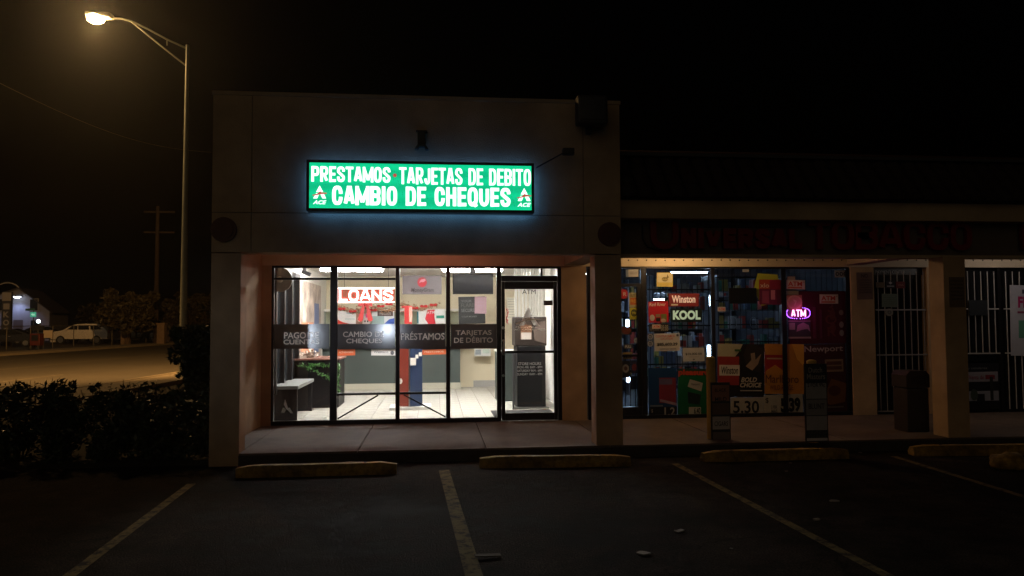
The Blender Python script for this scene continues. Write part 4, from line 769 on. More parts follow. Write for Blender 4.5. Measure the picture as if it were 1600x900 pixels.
poster('door_picture', 'dark round emblem poster low on the smoke shop door', 'poster', (971, 564, 984, 590), YO, (.02, .02, .025), [('o', (.1, .2, .9, .7), (.22, .2, .18)), ('o', (.3, .32, .7, .58), (.08, .04, .03))]); poster('door_picture', 'dark red emblem poster beside the door frame, low down', 'poster', (986, 565, 996, 583), YO, (.03, .03, .05), [('o', (.1, .2, .9, .8), (.16, .03, .03))])
# glowing ATM sign
AS = thing('neon_sign', 'glowing ATM sign with purple dotted oval in the smoke shop window', 'neon sign', (0, 0, 0)); YA = YO-.02
x0, x1, z0, z1 = rect(1228, 479.5, 1267, 499, YA); cx, cz = (x0+x1)/2, (z0+z1)/2
disc('backing', cx, YA+.012, cz, (z1-z0)/2, mat('atm_backing', (.10, .01, .08), .4), AS, .01, (x1-x0)/2)
purple = em('led_purple', (.36, .10, 1.0), 6); hot = em('led_pink', (1, .30, .55), 4); pinkem = em('led_red', (.8, .02, .14), 1.2)
dm = MB().sph((0, 0, 0), .0065, seg=8, rings=6).mesh('led'); dm.materials.append(purple)
for k in range(38):
    a = 2*math.pi*k/38; c_, s_ = math.cos(a), math.sin(a); e = .75
    inst('led', dm, AS, (cx+(x1-x0)/2*.93*math.copysign(abs(c_)**e, c_), YA, cz+(z1-z0)/2*.88*math.copysign(abs(s_)**e, s_)))
block('ATM', cx-.12, cx+.12, cz-.056, cz+.056, YA, hot, AS, t=.017, gap=1.1, depth=.006, split=True, name='letter'); block('ATM', cx-.13, cx+.13, cz-.064, cz+.064, YA+.006, pinkem, AS, t=.04, gap=.1, depth=.003, name='lettering_halo')
pl = bpy.data.lights.new('atm_sign_glow', 'POINT'); pl.energy = 1.0; pl.color = (.75, .08, .55); pl.shadow_soft_size = .05; plo = bpy.data.objects.new('atm_sign_glow', pl); COL.objects.link(plo); plo.parent = AS; plo.location = (cx, YA-.16, cz)
# wall notices
poster('wall_notice', 'faded notice headed NO on the wall between smoke shop windows and barred door', 'notice', (1339, 425.5, 1363.5, 468), D-.003, (.16, .10, .09), [('t', (.3, .06, .72, .2), (.05, .03, .03), 'NO', .03)]+[('t', (.12, .26+.09*k, .9, .31+.09*k), (.06, .04, .04), s) for k, s in enumerate(('LOITERING', 'SOLICITING', 'TRESPASSING', 'OR DRINKING', 'ALCOHOL', 'ON PREMISES'))])
poster('pillar_notice', 'faded notice on the dark front of the right pillar', 'notice', (1483, 433, 1507, 480), -.003, (.17, .12, .08), [('t', (.1, .1+.12*k, .9, .15+.12*k), (.08, .055, .04), s) for k, s in enumerate(('PARKING', 'FOR', 'CUSTOMERS', 'ONLY', 'TOW AWAY', 'ZONE'))])
# barred door and right shop
BD = thing('barred_door', 'dark shop door behind tall grey security bars, with CENTER lettering', 'door', (0, 0, 0))
dark = mat('dark_glass', (.010, .011, .013), .15); MB().box(at(1368.5, 540, D).x, at(1450.5, 540, D).x, D+.14, D+.16, .155, ZW-.003).build('pane', dark, BD)
MB().box(at(1368.5, 540, D).x, at(1450.5, 540, D).x, D+.1, D+.139, ZW-.12, ZW-.003).build('sign_strip', mat('strip_dark', (.02, .022, .022), .4), BD)
YG = D+.04
bars(BD, at(1369, 540, YG).x, at(1450, 540, YG).x, .2, 2.5, YG, 8, (.20, 1.12, 1.86), steel_w, .0075)
gtx = mat('dim_white_print', (.35, .36, .36), .5)
ptext('PAYMENT CENTER', 1368, 422.5, 1414, 427.5, D+.098, gtx, BD, depth=.001)
poster('door_sticker', 'tan sticker at the top left of the barred door', 'sticker', (1368.5, 441, 1382, 449.5), YG-.01, (.12, .085, .05)); poster('door_sticker', 'dark sticker with a white diamond on the barred door', 'sticker', (1384, 438.5, 1398, 450.5), YG-.01, (.008, .008, .012), [('p', (.3, .1, .7, .5), (.4, .4, .45), [(0, .5), (.5, 1), (1, .5), (.5, 0)]), ('b', (.1, .65, .9, .8), (.25, .25, .28))])
poster('door_sticker', 'dark red sticker on the barred door', 'sticker', (1399.5, 440, 1414, 450.5), YG-.01, (.12, .01, .01), [('t', (.2, .35, .85, .65), (.3, .12, .1), 'VIA')])
poster('door_notice', 'pale green grey notice on the barred door', 'notice', (1377.5, 459, 1402, 480), YG-.01, (.13, .17, .145), [('b', (.1, .1+.16*k, .9, .13+.16*k), (.09, .12, .1)) for k in range(5)]); poster('round_sticker', 'pale round sticker under the grey notice on the barred door', 'sticker', (1383.5, 482, 1395.5, 494), YG-.01, (.02, .02, .02), [('o', (0, 0, 1, 1), (.22, .22, .21)), ('o', (.25, .25, .75, .75), (.1, .1, .1)), ('o', (.38, .38, .62, .62), (.22, .22, .21))])
RW = thing('barred_window', 'dark shop window behind pale security bars at the right edge', 'window', (0, 0, 0)); xa, xb, xc = at(1511.5, 540, D).x, at(1566, 540, D).x, at(1700, 540, D).x
MB().box(xa, xc, D+.14, D+.16, .155, ZW-.003).build('pane', dark, RW); MB().box(xb-.01, xb+.05, D+.05, D+.139, .155, ZW-.003).build('mullion', alu, RW)
steel_l = mat('grille_pale', (.46, .44, .43), .5, .2)
bars(RW, xa+.01, xb-.02, 1.13, 2.5, YG, 5, (1.13, 1.87), steel_l, .009); bars(RW, xb+.07, xc, .2, 2.5, YG, 12, (1.13, 1.87), steel_l, .009)
poster('window_poster', 'white poster with red F and green figure at the right edge', 'poster', (1577.5, 446, 1640, 556), YG-.02, (.42, .42, .47), [('t', (.2, .16, .5, .32), (.35, .01, .10), 'FR', .04), ('b', (.18, .37, .9, .40), (.25, .05, .1)), ('b', (.2, .5, .8, .75), (.1, .28, .2)), ('b', (.3, .06, .8, .12), (.05, .05, .08))])
poster('black_panel', 'small dark board over the bars of the right window', 'panel', (1513, 469, 1541.5, 493), YG-.02, (.02, .024, .028), th=.02)
poster('window_poster', 'black and white poster low in the right window headed celulares', 'poster', (1513, 567, 1562, 640), YG+.02, (.015, .015, .02), [('t', (.0, .08, .62, .15), (.16, .17, .18), 'y celulares'), ('b', (0, .19, .95, .40), (.26, .24, .27)), ('t', (.02, .26, .5, .35), (.22, .03, .05), 'Venta de'), ('b', (.55, .26, .85, .35), (.2, .03, .04)), ('b', (0, .60, .95, .81), (.26, .26, .30)), ('b', (.25, .66, .5, .84), (.02, .02, .025)), ('b', (.68, .3, .78, .8), (.03, .03, .03)), ('o', (.05, .55, .28, .8), (.06, .08, .06))])
# raised shop name letters
LT = thing('letter_sign', 'dark red raised letters spelling UNIVERSAL TOBACCO on the fascia', 'sign', (0, 0, 0)); redl = mat('letter_red', (.20, .014, .014), .5, var=.15, vs=5); YL = .33
def letters(s, pa, pb, pt, pbm):
    pblock(s, pa, pt, pb, pbm, YL, redl, LT, t=.075, gap=.35, depth=.06, split=True, name='letter'); return
def letters_old(s, pa, pb, pt, pbm):
    n = len(s); 
    for i, ch in enumerate(s):
        a = pa+(pb-pa)*i/n; c = pa+(pb-pa)*(i+1)/n; ptext(ch, a+1, pt, c-1, pbm, YL, redl, LT, depth=.06, bold=.04, name='letter')
letters('U', 1015, 1058, 343, 390); letters('NIVERSAL', 1062, 1250, 358, 389); letters('TOBACCO', 1262, 1514, 346, 391)
MB().box(at(1060, 352, .34).x, at(1250, 352, .34).x, .335, .36, at(1100, 355, .34).z, at(1100, 351, .34).z).build('raceway', dgm, LT)
ptext('F', 1592, 348, 1618, 390, YL, redl, LT, depth=.06, bold=.04, name='letter')
MB().tube([at(1004, 352, .34), at(1004, 372, .30), at(1012, 386, .28), at(1030, 392, .30), at(1040, 386, .34)], .012).build('cable', blk, LT)

# ------------------------------------------------------------------ walkway lamps tucked behind the fascia
def soffit_lamp(x, y, label, colr, w, nm):
    t = thing('soffit_lamp', label, 'lamp', (x, y, SOF), 'lamps under the walkway soffit')
    MB().cyl((0, 0, -.03), (0, 0, 0), .11, seg=20).build('base', dgm, t); MB().sph((0, 0, -.08), .09, (1, 1, .75), 16, 10).build('globe', em(nm, colr, 6), t, smooth=True)
    l = bpy.data.lights.new('lamp_light', 'POINT'); l.energy = w; l.color = colr; l.shadow_soft_size = .08; o = bpy.data.objects.new('lamp_light', l); COL.objects.link(o); o.parent = t; o.location = (0, 0, -.19)
soffit_lamp(3.75, 1.6, 'warm lamp under the soffit right of the shared pillar, behind the fascia', (1, .64, .30), 30, 'lamp_warm')
soffit_lamp(-.1, 1.3, 'salmon coloured lamp under the soffit before the corner shopfront, behind the fascia', (1, .34, .24), 9, 'lamp_salmon')
soffit_lamp(9.3, 1.2, 'pale lamp under the soffit beyond the right pillar', (1, .88, .80), 9, 'lamp_pale')

# ------------------------------------------------------------------ parking lot objects
def wheel_stop(pa, pb, label, rz=0):
    A_, B_ = at(*pa, Z=0), at(*pb, Z=0); c = (A_+B_)/2; L = (B_-A_).length
    t = thing('wheel_stop', label, 'wheel stop', (c.x, c.y+.08, 0), 'yellow concrete wheel stops', math.atan2(B_.y-A_.y, B_.x-A_.x))
    mb = MB(); prof = [(-.085, 0), (.085, 0), (.085, .06), (.05, .125), (-.05, .125), (-.085, .06)]; N = 10; rs = []
    for i in range(N+1):
        x = -L/2+L*i/N; e = .82 if i in (0, N) else 1
        rs.append([mb.bm.verts.new((x+random.uniform(-.004, .004), y_*e+random.uniform(-.004, .004), z_*e+random.uniform(-.003, .003))) for y_, z_ in prof])
    for a, b_ in zip(rs, rs[1:]):
        for k in range(6): mb.bm.faces.new((a[k], a[(k+1) % 6], b_[(k+1) % 6], b_[k]))
    mb.bm.faces.new(rs[0]); mb.bm.faces.new(rs[-1]); mb.build('concrete_bar', yel, t)
    for s in (-.6, .6): MB().cyl((s*L/2, 0, .12), (s*L/2, 0, .13), .016, seg=8).build('anchor_pin', dgm, t)
wheel_stop((367, 748), (619, 741), 'faded yellow wheel stop in front of the left shopfront panels'); wheel_stop((750, 732), (987, 729), 'faded yellow wheel stop in front of the shop door and pillar')
wheel_stop((1101, 723), (1328, 717), 'yellow wheel stop before the two bollards with advertising boards'); wheel_stop((1430, 713), (1662, 711), 'yellow wheel stop at the right edge behind the yellow rock')
rk = thing('painted_rock', 'lumpy yellow painted rock beside the rightmost wheel stop', 'rock', at(1576, 731, Z=0)); bm = bmesh.new(); bmesh.ops.create_icosphere(bm, subdivisions=3, radius=1)
for v_ in bm.verts:
    n_ = noise.noise(v_.co*1.7)*.22+noise.noise(v_.co*4)*.08; v_.co = Vector((v_.co.x*.19, v_.co.y*.17, max(-.0, v_.co.z*.12+.06)))*(1+n_)
mb = MB(); mb.bm.free(); mb.bm = bm; mb.build('stone', yel, rk, smooth=True)
def bollard(pxc, pyb, z, h, label, bl_, top, br, texts, w, dxb):
    p = at(pxc, pyb, Z=z); t = thing('bollard', label, 'bollard', (p.x, p.y+.1, z), 'yellow bollards in front of the smoke shop')
    MB().cyl((0, 0, 0), (0, 0, h-.02), .06, seg=20).build('post', mat('bollard_yellow', (.52, .34, .06), .6, var=.25, vs=6), t, smooth=False); MB().sph((0, 0, h-.02), .062, (1, 1, .45), 16, 8).build('dome', MATS['bollard_yellow'], t, smooth=True)
    s = thing('advert_board', bl_, 'advertising board', (p.x+dxb, p.y+.02, z+.02)); bw, bh = w, top
    MB().box(-bw/2, bw/2, -.02, .0, 0, bh, bev=.004).build('board', mat('board_black', (.03, .028, .03), .5), s)
    for zz, hh, colr in br: MB().box(-bw/2+.015, bw/2-.015, -.023, -.0205, bh*zz, bh*(zz+hh)).build('printed_panel', pm(colr), s)
    for st_, a, c, zz, hh, colr in texts: text(st_, -bw/2+bw*a, -bw/2+bw*c, bh*zz, bh*(zz+hh), -.0245, pm(colr), s, depth=.001, bold=.01)
bollard(1117, 705, .0, 1.22, 'yellow bollard near the green poster, left of the pair', 'narrow dark advertising board on the left bollard', .87, ((.72, .24, (.34, .17, .11)), (.52, .17, (.16, .10, .07)), (.30, .19, (.55, .50, .48)), (.04, .22, (.20, .16, .14))), (('BLACK', .2, .8, .86, .05, (.04, .02, .02)), ('MILD', .2, .8, .72, .06, (.04, .02, .02)), ('CIGARS', .15, .85, .35, .07, (.05, .05, .05))), .26, .09)
bollard(1277, 693, .15, 1.04, 'yellow bollard below the Newport poster, right of the pair', 'black advertising board reading Dutch Masters on the right bollard', .98, ((.55, .20, (.34, .33, .34)), (.34, .20, (.26, .25, .26)), (.15, .18, (.38, .36, .38)), (.015, .035, (.62, .6, .64))), (('Dutch', .18, .78, .885, .065, (.38, .36, .32)), ('Masters', .1, .9, .80, .07, (.38, .36, .32)), ('2 FOR 99c', .12, .88, .70, .05, (.04, .04, .05)), ('BLUNT', .15, .85, .42, .07, (.045, .04, .045)), ('DUTCH', .12, .88, .10, .035, (.13, .12, .1)), ('GOLD', .12, .88, .06, .03, (.13, .12, .1))), .30, 0)
t = thing('litter_bin', 'brown litter bin with rounded hood standing beside the right pillar', 'bin', at(1439, 676, Z=.15)+Vector((0, .2, 0))); bn = mat('bin_brown', (.034, .026, .021), .6, var=.2, vs=6, bump=.2, bs=60)
MB().box(-.16, .16, -.16, .16, 0, .60, bev=.02).build('body', bn, t); mb = MB(); mb.prism([(-.17, .61), (.17, .61), (.17, .78), (.12, .84), (-.12, .84), (-.17, .78)], -.17, .17).build('hood', bn, t); MB().box(-.11, .11, -.172, -.168, .66, .77).build('flap', blk, t)
lit = mat('litter_white', (.22, .21, .19), .8, var=.3, vs=10)
def scrap(px_, py_, s, label, kind=0, z=0):
    p = at(px_, py_, Z=z); n = 7; mb = MB(); bmv = []
    for k in range(n):
        a = 2*math.pi*k/n; r_ = s*random.uniform(.6, 1.1); bmv.append((r_*math.cos(a), r_*.8*math.sin(a)))
    c0 = mb.bm.verts.new((0, 0, s*.22)); c1 = [mb.bm.verts.new((x, y, random.uniform(.004, s*.25))) for x, y in bmv]; c2 = [mb.bm.verts.new((x*.97, y*.97, .001)) for x, y in bmv]
    for k in range(n): mb.bm.faces.new((c0, c1[k], c1[(k+1) % n])); mb.bm.faces.new((c1[k], c2[k], c2[(k+1) % n], c1[(k+1) % n]))
    o = mb.build('paper_scrap', lit); o.location = (p.x, p.y, z+.003); tag(o, label, 'litter', 'scraps of litter on the asphalt')
for a in ((1060, 831, .05, 'curled white scrap on the asphalt, low in the middle bay'), (1005, 866, .06, 'white scrap on the asphalt nearest the bottom edge'), (1305, 784, .06, 'pale flat scrap right of the long slanting line'), (1276, 813, .045, 'pale small scrap below the flat one right of the slanting line'), (1143, 858, .02, 'tiny speck of litter beside the slanting line'),
          (1352, 703, .03, 'tiny litter bit beside the right bollard board'), (1345, 708, .03, 'tiny litter bit right of the third wheel stop'), (1229, 737, .02, 'tiny litter bit under the third wheel stop, left one'), (1235, 724, .02, 'tiny litter bit under the third wheel stop, right one'), (1455, 677, .03, 'white crumpled bit at the foot of the right pillar')): scrap(*a)
o = tag(MB().obox((0, 0, .02), (.19, .06, .009), (0, .04, .1), .004).build('crushed_cup', mat('cardboard_dirty', (.08, .06, .04), .9, var=.3, vs=12)), 'crushed dirty cup lying on the centre parking line', 'litter'); o.location = at(762, 872, Z=0)

# ------------------------------------------------------------------ hedge and shrubs
leafm = mat('hedge_leaf', (.035, .055, .018), .45, var=.5, vs=7); stemm = mat('shrub_stem', (.05, .035, .02), .9)
def leafcloud(name, centre, size, n, ls, m, parent, clumps=12, seed=0):
    rnd = random.Random(seed); cl = [(Vector((rnd.uniform(-1, 1)*size[0], rnd.uniform(-1, 1)*size[1], rnd.uniform(-1, 1)*size[2])), rnd.uniform(.25, .5)*min(size)) for _ in range(clumps)]
    V, Fc = [], []
    for i in range(n):
        if rnd.random() < .75: c, r = rnd.choice(cl); p = c+Vector((rnd.gauss(0, 1), rnd.gauss(0, 1), rnd.gauss(0, 1))).normalized()*r*rnd.uniform(.7, 1.1)
        else: p = Vector((rnd.uniform(-1, 1)*size[0], rnd.uniform(-1, 1)*size[1], rnd.uniform(-1, 1)*size[2]))
        p += Vector(centre); l = ls*rnd.uniform(.6, 1.4)
        d1 = Vector((rnd.gauss(0, 1), rnd.gauss(0, 1), rnd.gauss(0, .7)+.3)).normalized()*l; d2 = d1.cross(Vector((rnd.gauss(0, 1), rnd.gauss(0, 1), rnd.gauss(0, 1)))).normalized()*l*.42
        k = len(V); V += [p-d1, p-d2, p+d1, p+d2]; Fc.append((k, k+1, k+2, k+3))
    me = bpy.data.meshes.new(name); me.from_pydata(V, [], Fc); me.materials.append(m); o = bpy.data.objects.new(name, me); COL.objects.link(o); o.parent = parent; return o
HX = [(-8.9, 1.5), (-7.7, 1.25), (-6.5, 1.2), (-5.35, 1.05), (-4.25, 1.0), (-3.35, .8)]
HL = ['bushy hedge shrub at the far left edge of the lot', 'bushy hedge shrub, second from the left edge', 'bushy hedge shrub in the middle of the hedge row, left side', 'bushy hedge shrub in the middle of the hedge row, right side', 'bushy hedge shrub left of the building corner, second from it', 'bushy hedge shrub touching the left building pillar']
for i, (x, y) in enumerate(HX):
    t = thing('hedge_shrub', HL[i], 'shrub', (x, y, -.02), 'shrubs of the low hedge left of the building'); hh = random.uniform(.34, .40)
    leafcloud('foliage', (0, 0, hh+.06), (.62, .42, hh), 5200, .042, leafm, t, 26, i+3)
    mb = MB()
    for k in range(7): a = random.uniform(0, 6.28); mb.tube([(0+.1*math.cos(a), .1*math.sin(a), 0), (.25*math.cos(a), .2*math.sin(a), .4), (.42*math.cos(a), .3*math.sin(a), .85)], [.014, .009, .004], 5)
    for k in range(14): a = random.uniform(-.55, .55); mb.tube([(a, random.uniform(-.2, .3), .6), (a+random.uniform(-.08, .08), 0.05, .88+random.uniform(-.04, .12))], [.006, .003], 4)
    mb.build('stem', stemm, t)
    # shoots standing out of the top
    leafcloud('shoots', (0, 0, .84), (.6, .35, .1), 420, .035, leafm, t, 9, i+40)['kind'] = 'stuff'
p0, p1 = at(279, 600, 3.2), at(326, 600, 3.2)
t = thing('tall_shrub', 'tall clipped dark shrub standing at the left building corner', 'shrub', ((p0.x+p1.x)/2+.15, 3.4, -.02)); leafcloud('foliage', (0, 0, .88), ((p1.x-p0.x)/2+.12, .5, .80), 14000, .045, leafm, t, 60, 77)
leafcloud('inner_foliage', (0, 0, .85), ((p1.x-p0.x)/2, .4, .74), 9000, .06, leafm, t, 10, 78); MB().tube([(0, 0, 0), (0, 0, .8), (.05, 0, 1.5)], [.06, .05, .02]).build('stem', stemm, t)
# ------------------------------------------------------------------ street lamp
YPole = 14.0
pb = at(286.5, 505, YPole); pt = at(290, 70, YPole); ph = pt.z
polem = mat('lamp_pole_green_grey', (.36, .38, .31), .55, .0, var=.15, vs=2)
LPt = thing('street_lamp', 'tall street lamp with truss arm and glowing orange head over the road', 'street lamp', (pb.x, YPole, 0))
MB().cyl((0, 0, 0), (0, 0, ph), .115, .045, 16).build('pole', polem, LPt, smooth=False); MB().cyl((0, 0, 0), (0, 0, .25), .2, .15, 12).build('base', polem, LPt)
def lp(px_, py_): p_ = at(px_, py_, YPole); return (p_.x-pb.x, 0, p_.z)
MB().tube([(0, 0, lp(290, 76)[2]), lp(262, 62), lp(232, 46), lp(205, 33), lp(190, 29), lp(168, 28)], .028).build('upper_arm', polem, LPt); MB().tube([(0, 0, lp(290, 104)[2]), lp(247, 68), lp(207, 35), lp(200, 31)], .024).build('lower_arm', polem, LPt); MB().tube([lp(261, 60), lp(261, 71)], .014).build('strut', polem, LPt)
hx, _, hz = lp(150, 27)
MB().obox((hx+.1, 0, hz+.06), (.75, .3, .14), (0, .05, 0), .05).build('head', polem, LPt); MB().sph((hx, 0, hz-.03), .22, (1.15, .8, .72), 20, 12).build('lens', em('sodium', (1, .58, .22), 800), LPt, smooth=True)
l = bpy.data.lights.new('lamp_light', 'SPOT'); l.energy = 15000; l.color = (1, .50, .14); l.spot_size = rad(128); l.spot_blend = .6; l_aim = Vector((-.62, .95, -1.0)); l.shadow_soft_size = .15; o = bpy.data.objects.new('lamp_light', l); COL.objects.link(o); o.parent = LPt; o.location = (hx, 0, hz-.3); o.rotation_euler = l_aim.to_track_quat('-Z', 'Y').to_euler()
# second lamp of the row farther up the street, outside the picture to the left
# overhead wire
wa, wb = at(-60, 100, 30), at(330, 238, 62); tag(MB().tube([wa.lerp(wb, k/16)-Vector((0, 0, 1.1*math.sin(math.pi*k/16))) for k in range(17)], .014, 6).build('overhead_wire', mat('wire_metal', (.22, .16, .10), .5, .3)), 'thin overhead wire crossing the dark sky at upper left', 'wire')
# utility pole
up = at(243, 543, 56); UPt = thing('utility_pole', 'wooden utility pole with two cross arms across the street', 'utility pole', (up.x, 56, 0)); wood = mat('pole_wood', (.035, .022, .015), .9, var=.3, vs=3)
zt_ = at(243, 322, 56).z; MB().cyl((0, 0, 0), (0, 0, zt_), .22, .14, 12).build('post', wood, UPt)
for py_ in (331, 363): z_ = at(243, py_, 56).z; MB().box(-1.1, 1.4, -.06, .06, z_-.07, z_+.07).build('cross_arm', wood, UPt)
# trees across the street
treem = mat('tree_leaf', (.045, .036, .014), .6, var=.5, vs=2); bark = mat('tree_bark', (.09, .06, .04), .9, var=.3, vs=6)
def tree(px_, Y, pyb, pyt, hw, label, seed, n=5000, dark=False):
    b_ = at(px_, 540, Y); zt = at(px_, pyt, Y).z; zb_ = at(px_, pyb, Y).z; w = (at(px_+hw, 500, Y).x-b_.x)
    t = thing('tree', label, 'tree', (b_.x, Y, 0), 'trees across the street'); rnd = random.Random(seed)
    MB().tube([(0, 0, 0), (.05, 0, zb_*.6), (0, .05, zb_+.4), (.05, 0, (zb_+zt)/2)], [.22, .17, .14, .06], 8).build('trunk', bark, t)
    mb = MB()
    for k in range(9):
        a = k*.7+rnd.random(); mb.tube([(0, 0, zb_*.7), (w*.35*math.cos(a), w*.35*math.sin(a), zb_+.5), (w*.75*math.cos(a), w*.7*math.sin(a), zb_+(zt-zb_)*rnd.uniform(.35, .8))], [.08, .05, .02], 5)
    mb.build('limbs', bark, t)
    leafcloud('crown', (0, 0, (zt+zb_)/2), (w, w*.8, (zt-zb_)/2), n, .16, treem, t, 34, seed)
tree(198, 52, 510, 462, 34, 'round orange lit tree behind the fence across the street', 5, 9000)
tree(262, 62, 515, 470, 26, 'dark tree right of the utility pole', 6); tree(305, 66, 520, 462, 28, 'dark tree beside the building corner in the distance', 8, 5000); tree(148, 78, 522, 478, 22, 'faint dark tree behind the white car', 9, 3000)
# fence with pale posts
FN = thing('chain_fence', 'low wire fence with thin top rail along the far pavement', 'fence', (0, 0, 0)); fm = mat('fence_metal', (.10, .09, .075), .5, .5)
A_, B_ = at(-30, 548, 42), at(276, 536, 58); A_.z = 0; B_.z = 0
fh = 1.55
for k in range(11):
    p = A_.lerp(B_, k/10); MB().cyl((p.x, p.y, 0), (p.x, p.y, fh), .03, seg=6).build('fence_post', fm, FN)
MB().tube([(A_.x, A_.y, fh), (B_.x, B_.y, fh)], .028, 6).build('top_rail', fm, FN)
mb = MB(); ln = (B_-A_); nw_ = 170
for k in range(nw_):
    p = A_.lerp(B_, k/nw_); q_ = A_.lerp(B_, min(1, (k+5)/nw_)); mb.tube([(p.x, p.y, .05), (q_.x, q_.y, fh)], .003, 3); mb.tube([(p.x, p.y, fh), (q_.x, q_.y, .05)], .003, 3)
mb.build('wire_mesh', fm, FN, kind='stuff')
pier_m = mat('pier_stone', (.16, .11, .075), .9, var=.3, vs=5)
for px_, l in ((196.5, 'pale square gate pier in front of the orange tree'), (252.5, 'pale square gate pier right of the utility pole')):
    b_ = at(px_, 542, 52.5); t = thing('gate_pier', l, 'pier', (b_.x, 52.5, 0), 'gate piers across the street'); MB().box(-.28, .28, -.28, .28, 0, 1.6).build('shaft', pier_m, t); MB().box(-.34, .34, -.34, .34, 1.6, 1.72).build('cap', pier_m, t)
b_ = at(75, 522, 43); t = thing('fence_sign', 'small pale board fixed to the far fence beside the white car', 'sign', (b_.x, 43, b_.z-.25)); MB().box(-.28, .28, -.02, 0, 0, .5).build('board', mat('fence_board', (.45, .38, .30), .6), t); MB().box(-.3, -.25, 0, .05, -b_.z+.25, .5).build('post', fm, t)
# vehicles
tyre = mat('tyre_rubber', (.015, .015, .015), .8); rim = mat('alloy_rim', (.45, .43, .4), .3, .9); cglass = mat('car_glass', (.012, .013, .015), .08)
def car(label, x, y, rz, L, H, Wd, paint, suv=True, lit=False, z=0):
    t = thing('parked_car', label, 'car', (x, y, z), 'cars parked across the street', rz)
    g = .2*H/1.7; wr = .21*H
    if suv: prof = [(-.49, .26), (-.5, .45), (-.475, .58), (-.42, .63), (-.29, .69), (-.15, .92), (-.06, .98), (.08, 1.0), (.26, .99), (.38, .94), (.46, .72), (.49, .62), (.5, .48), (.485, .26)]
    else: prof = [(-.5, .30), (-.49, .52), (-.30, .64), (-.14, .97), (.12, 1.0), (.32, .74), (.47, .68), (.5, .5), (.49, .28)]
    P_ = [(a*L, b_*H) for a, b_ in prof]
    N = 6; mb = MB(); rings = []
    for i in range(N+1):
        f_ = abs(i/N*2-1); y_ = (i/N-.5)*Wd
        rings.append([mb.bm.verts.new((x_*(1-.03*f_**3), y_*(1-.16*max(0, (z_/H-.6)/.4)), g+(z_-g)*(1-.03*f_**3))) for x_, z_ in [(a, max(g, c)) for a, c in P_]])
    n = len(P_)
    for a, b_ in zip(rings, rings[1:]):
        for k in range(n): mb.bm.faces.new((a[k], a[(k+1) % n], b_[(k+1) % n], b_[k]))
    mb.bm.faces.new(rings[0]); mb.bm.faces.new(rings[-1]); mb.build('body', paint, t)
    for s in (-1, 1):
        yy = s*(Wd/2*.985)
        wins = [[(-.205, .71), (-.125, .86), (-.08, .90), (-.03, .91), (-.03, .70)], [(-.01, .70), (-.01, .91), (.16, .91), (.17, .70)], [(.20, .70), (.19, .91), (.31, .88), (.38, .72)]] if suv else [[(-.25, .67), (-.13, .92), (-.0, .94), (0, .67)], [(.02, .67), (.02, .94), (.12, .93), (.27, .70)]]
        for wd in wins: MB().prism([(a*L, b_*H) for a, b_ in wd], yy-.03, yy+.012).build('side_window', cglass, t)
        for a in (-.31, .30):
            wh = MB().cyl((a*L, s*(Wd/2-.19), wr), (a*L, s*(Wd/2+.01), wr), wr, seg=20).build('wheel', tyre, t); MB().cyl((a*L, s*(Wd/2+.012), wr), (a*L, s*(Wd/2+.02), wr), wr*.66, seg=14).build('rim', rim, wh)
        MB().obox((-.482*L, s*Wd*.36, .53*H), (.07, .3, .12), (0, 0, 0), .01).build('headlight', em('headlamp_on', (.7, .85, 1), 6) if lit else mat('headlamp_glass', (.5, .5, .5), .15), t); MB().obox((.484*L, s*Wd*.4, .6*H), (.06, .16, .26), (0, 0, 0), .01).build('tail_light', mat('tail_red', (.3, .02, .02), .3), t)
        for k in (.0,): MB().obox((.06*L, s*Wd*.5, .58*H), (.14, .03, .03)).build('handle', chrome, t)
        MB().obox((-.2*L, s*(Wd*.5+.07), .68*H), (.12, .14, .1), (0, 0, 0), .02).build('mirror', paint, t)
    MB().prism([(-.283*L, .70*H), (-.163*L, .905*H), (-.14*L, .905*H), (-.26*L, .69*H)], -Wd*.38, Wd*.38).build('windscreen', cglass, t); MB().box(-.5*L, -.42*L, -Wd*.42, Wd*.42, g-.02, g+.16).build('bumper', paint, t)
c = at(120, 540, 55); car('white parked estate car behind the far fence', c.x, 56.5, -.12, 4.9, 1.72, 1.9, mat('car_white', (.80, .76, .70), .25, var=.05, vs=3), True)
c = at(164, 540, 60); car('pale car mostly hidden behind the white parked car', c.x, 61, .3, 4.3, 1.5, 1.8, mat('car_silver', (.4, .37, .33), .3), False)
c = at(8, 545, 50); car('dark car at the left picture edge below the pylon sign', c.x, 50.5, .2, 4.4, 1.35, 1.8, mat('car_black', (.02, .02, .025), .2), False)
c = at(42, 540, 58); car('dark blue parked car with a bright headlight in front of the house', c.x, 60, .25, 4.6, 1.45, 1.8, mat('car_navy', (.02, .03, .07), .2), False, True)
for px_, l in ((205, 'small distant car behind the gate, left one'), (222, 'small distant car behind the gate, middle one'), (262, 'small distant car right of the utility pole')): c = at(px_, 540, 66); car(l, c.x, 66+random.random(), 1.2+random.random()*.3, 4.4, 1.4, 1.8, mat('car_grey_%d' % px_, (.25, .22, .2), .25), False)
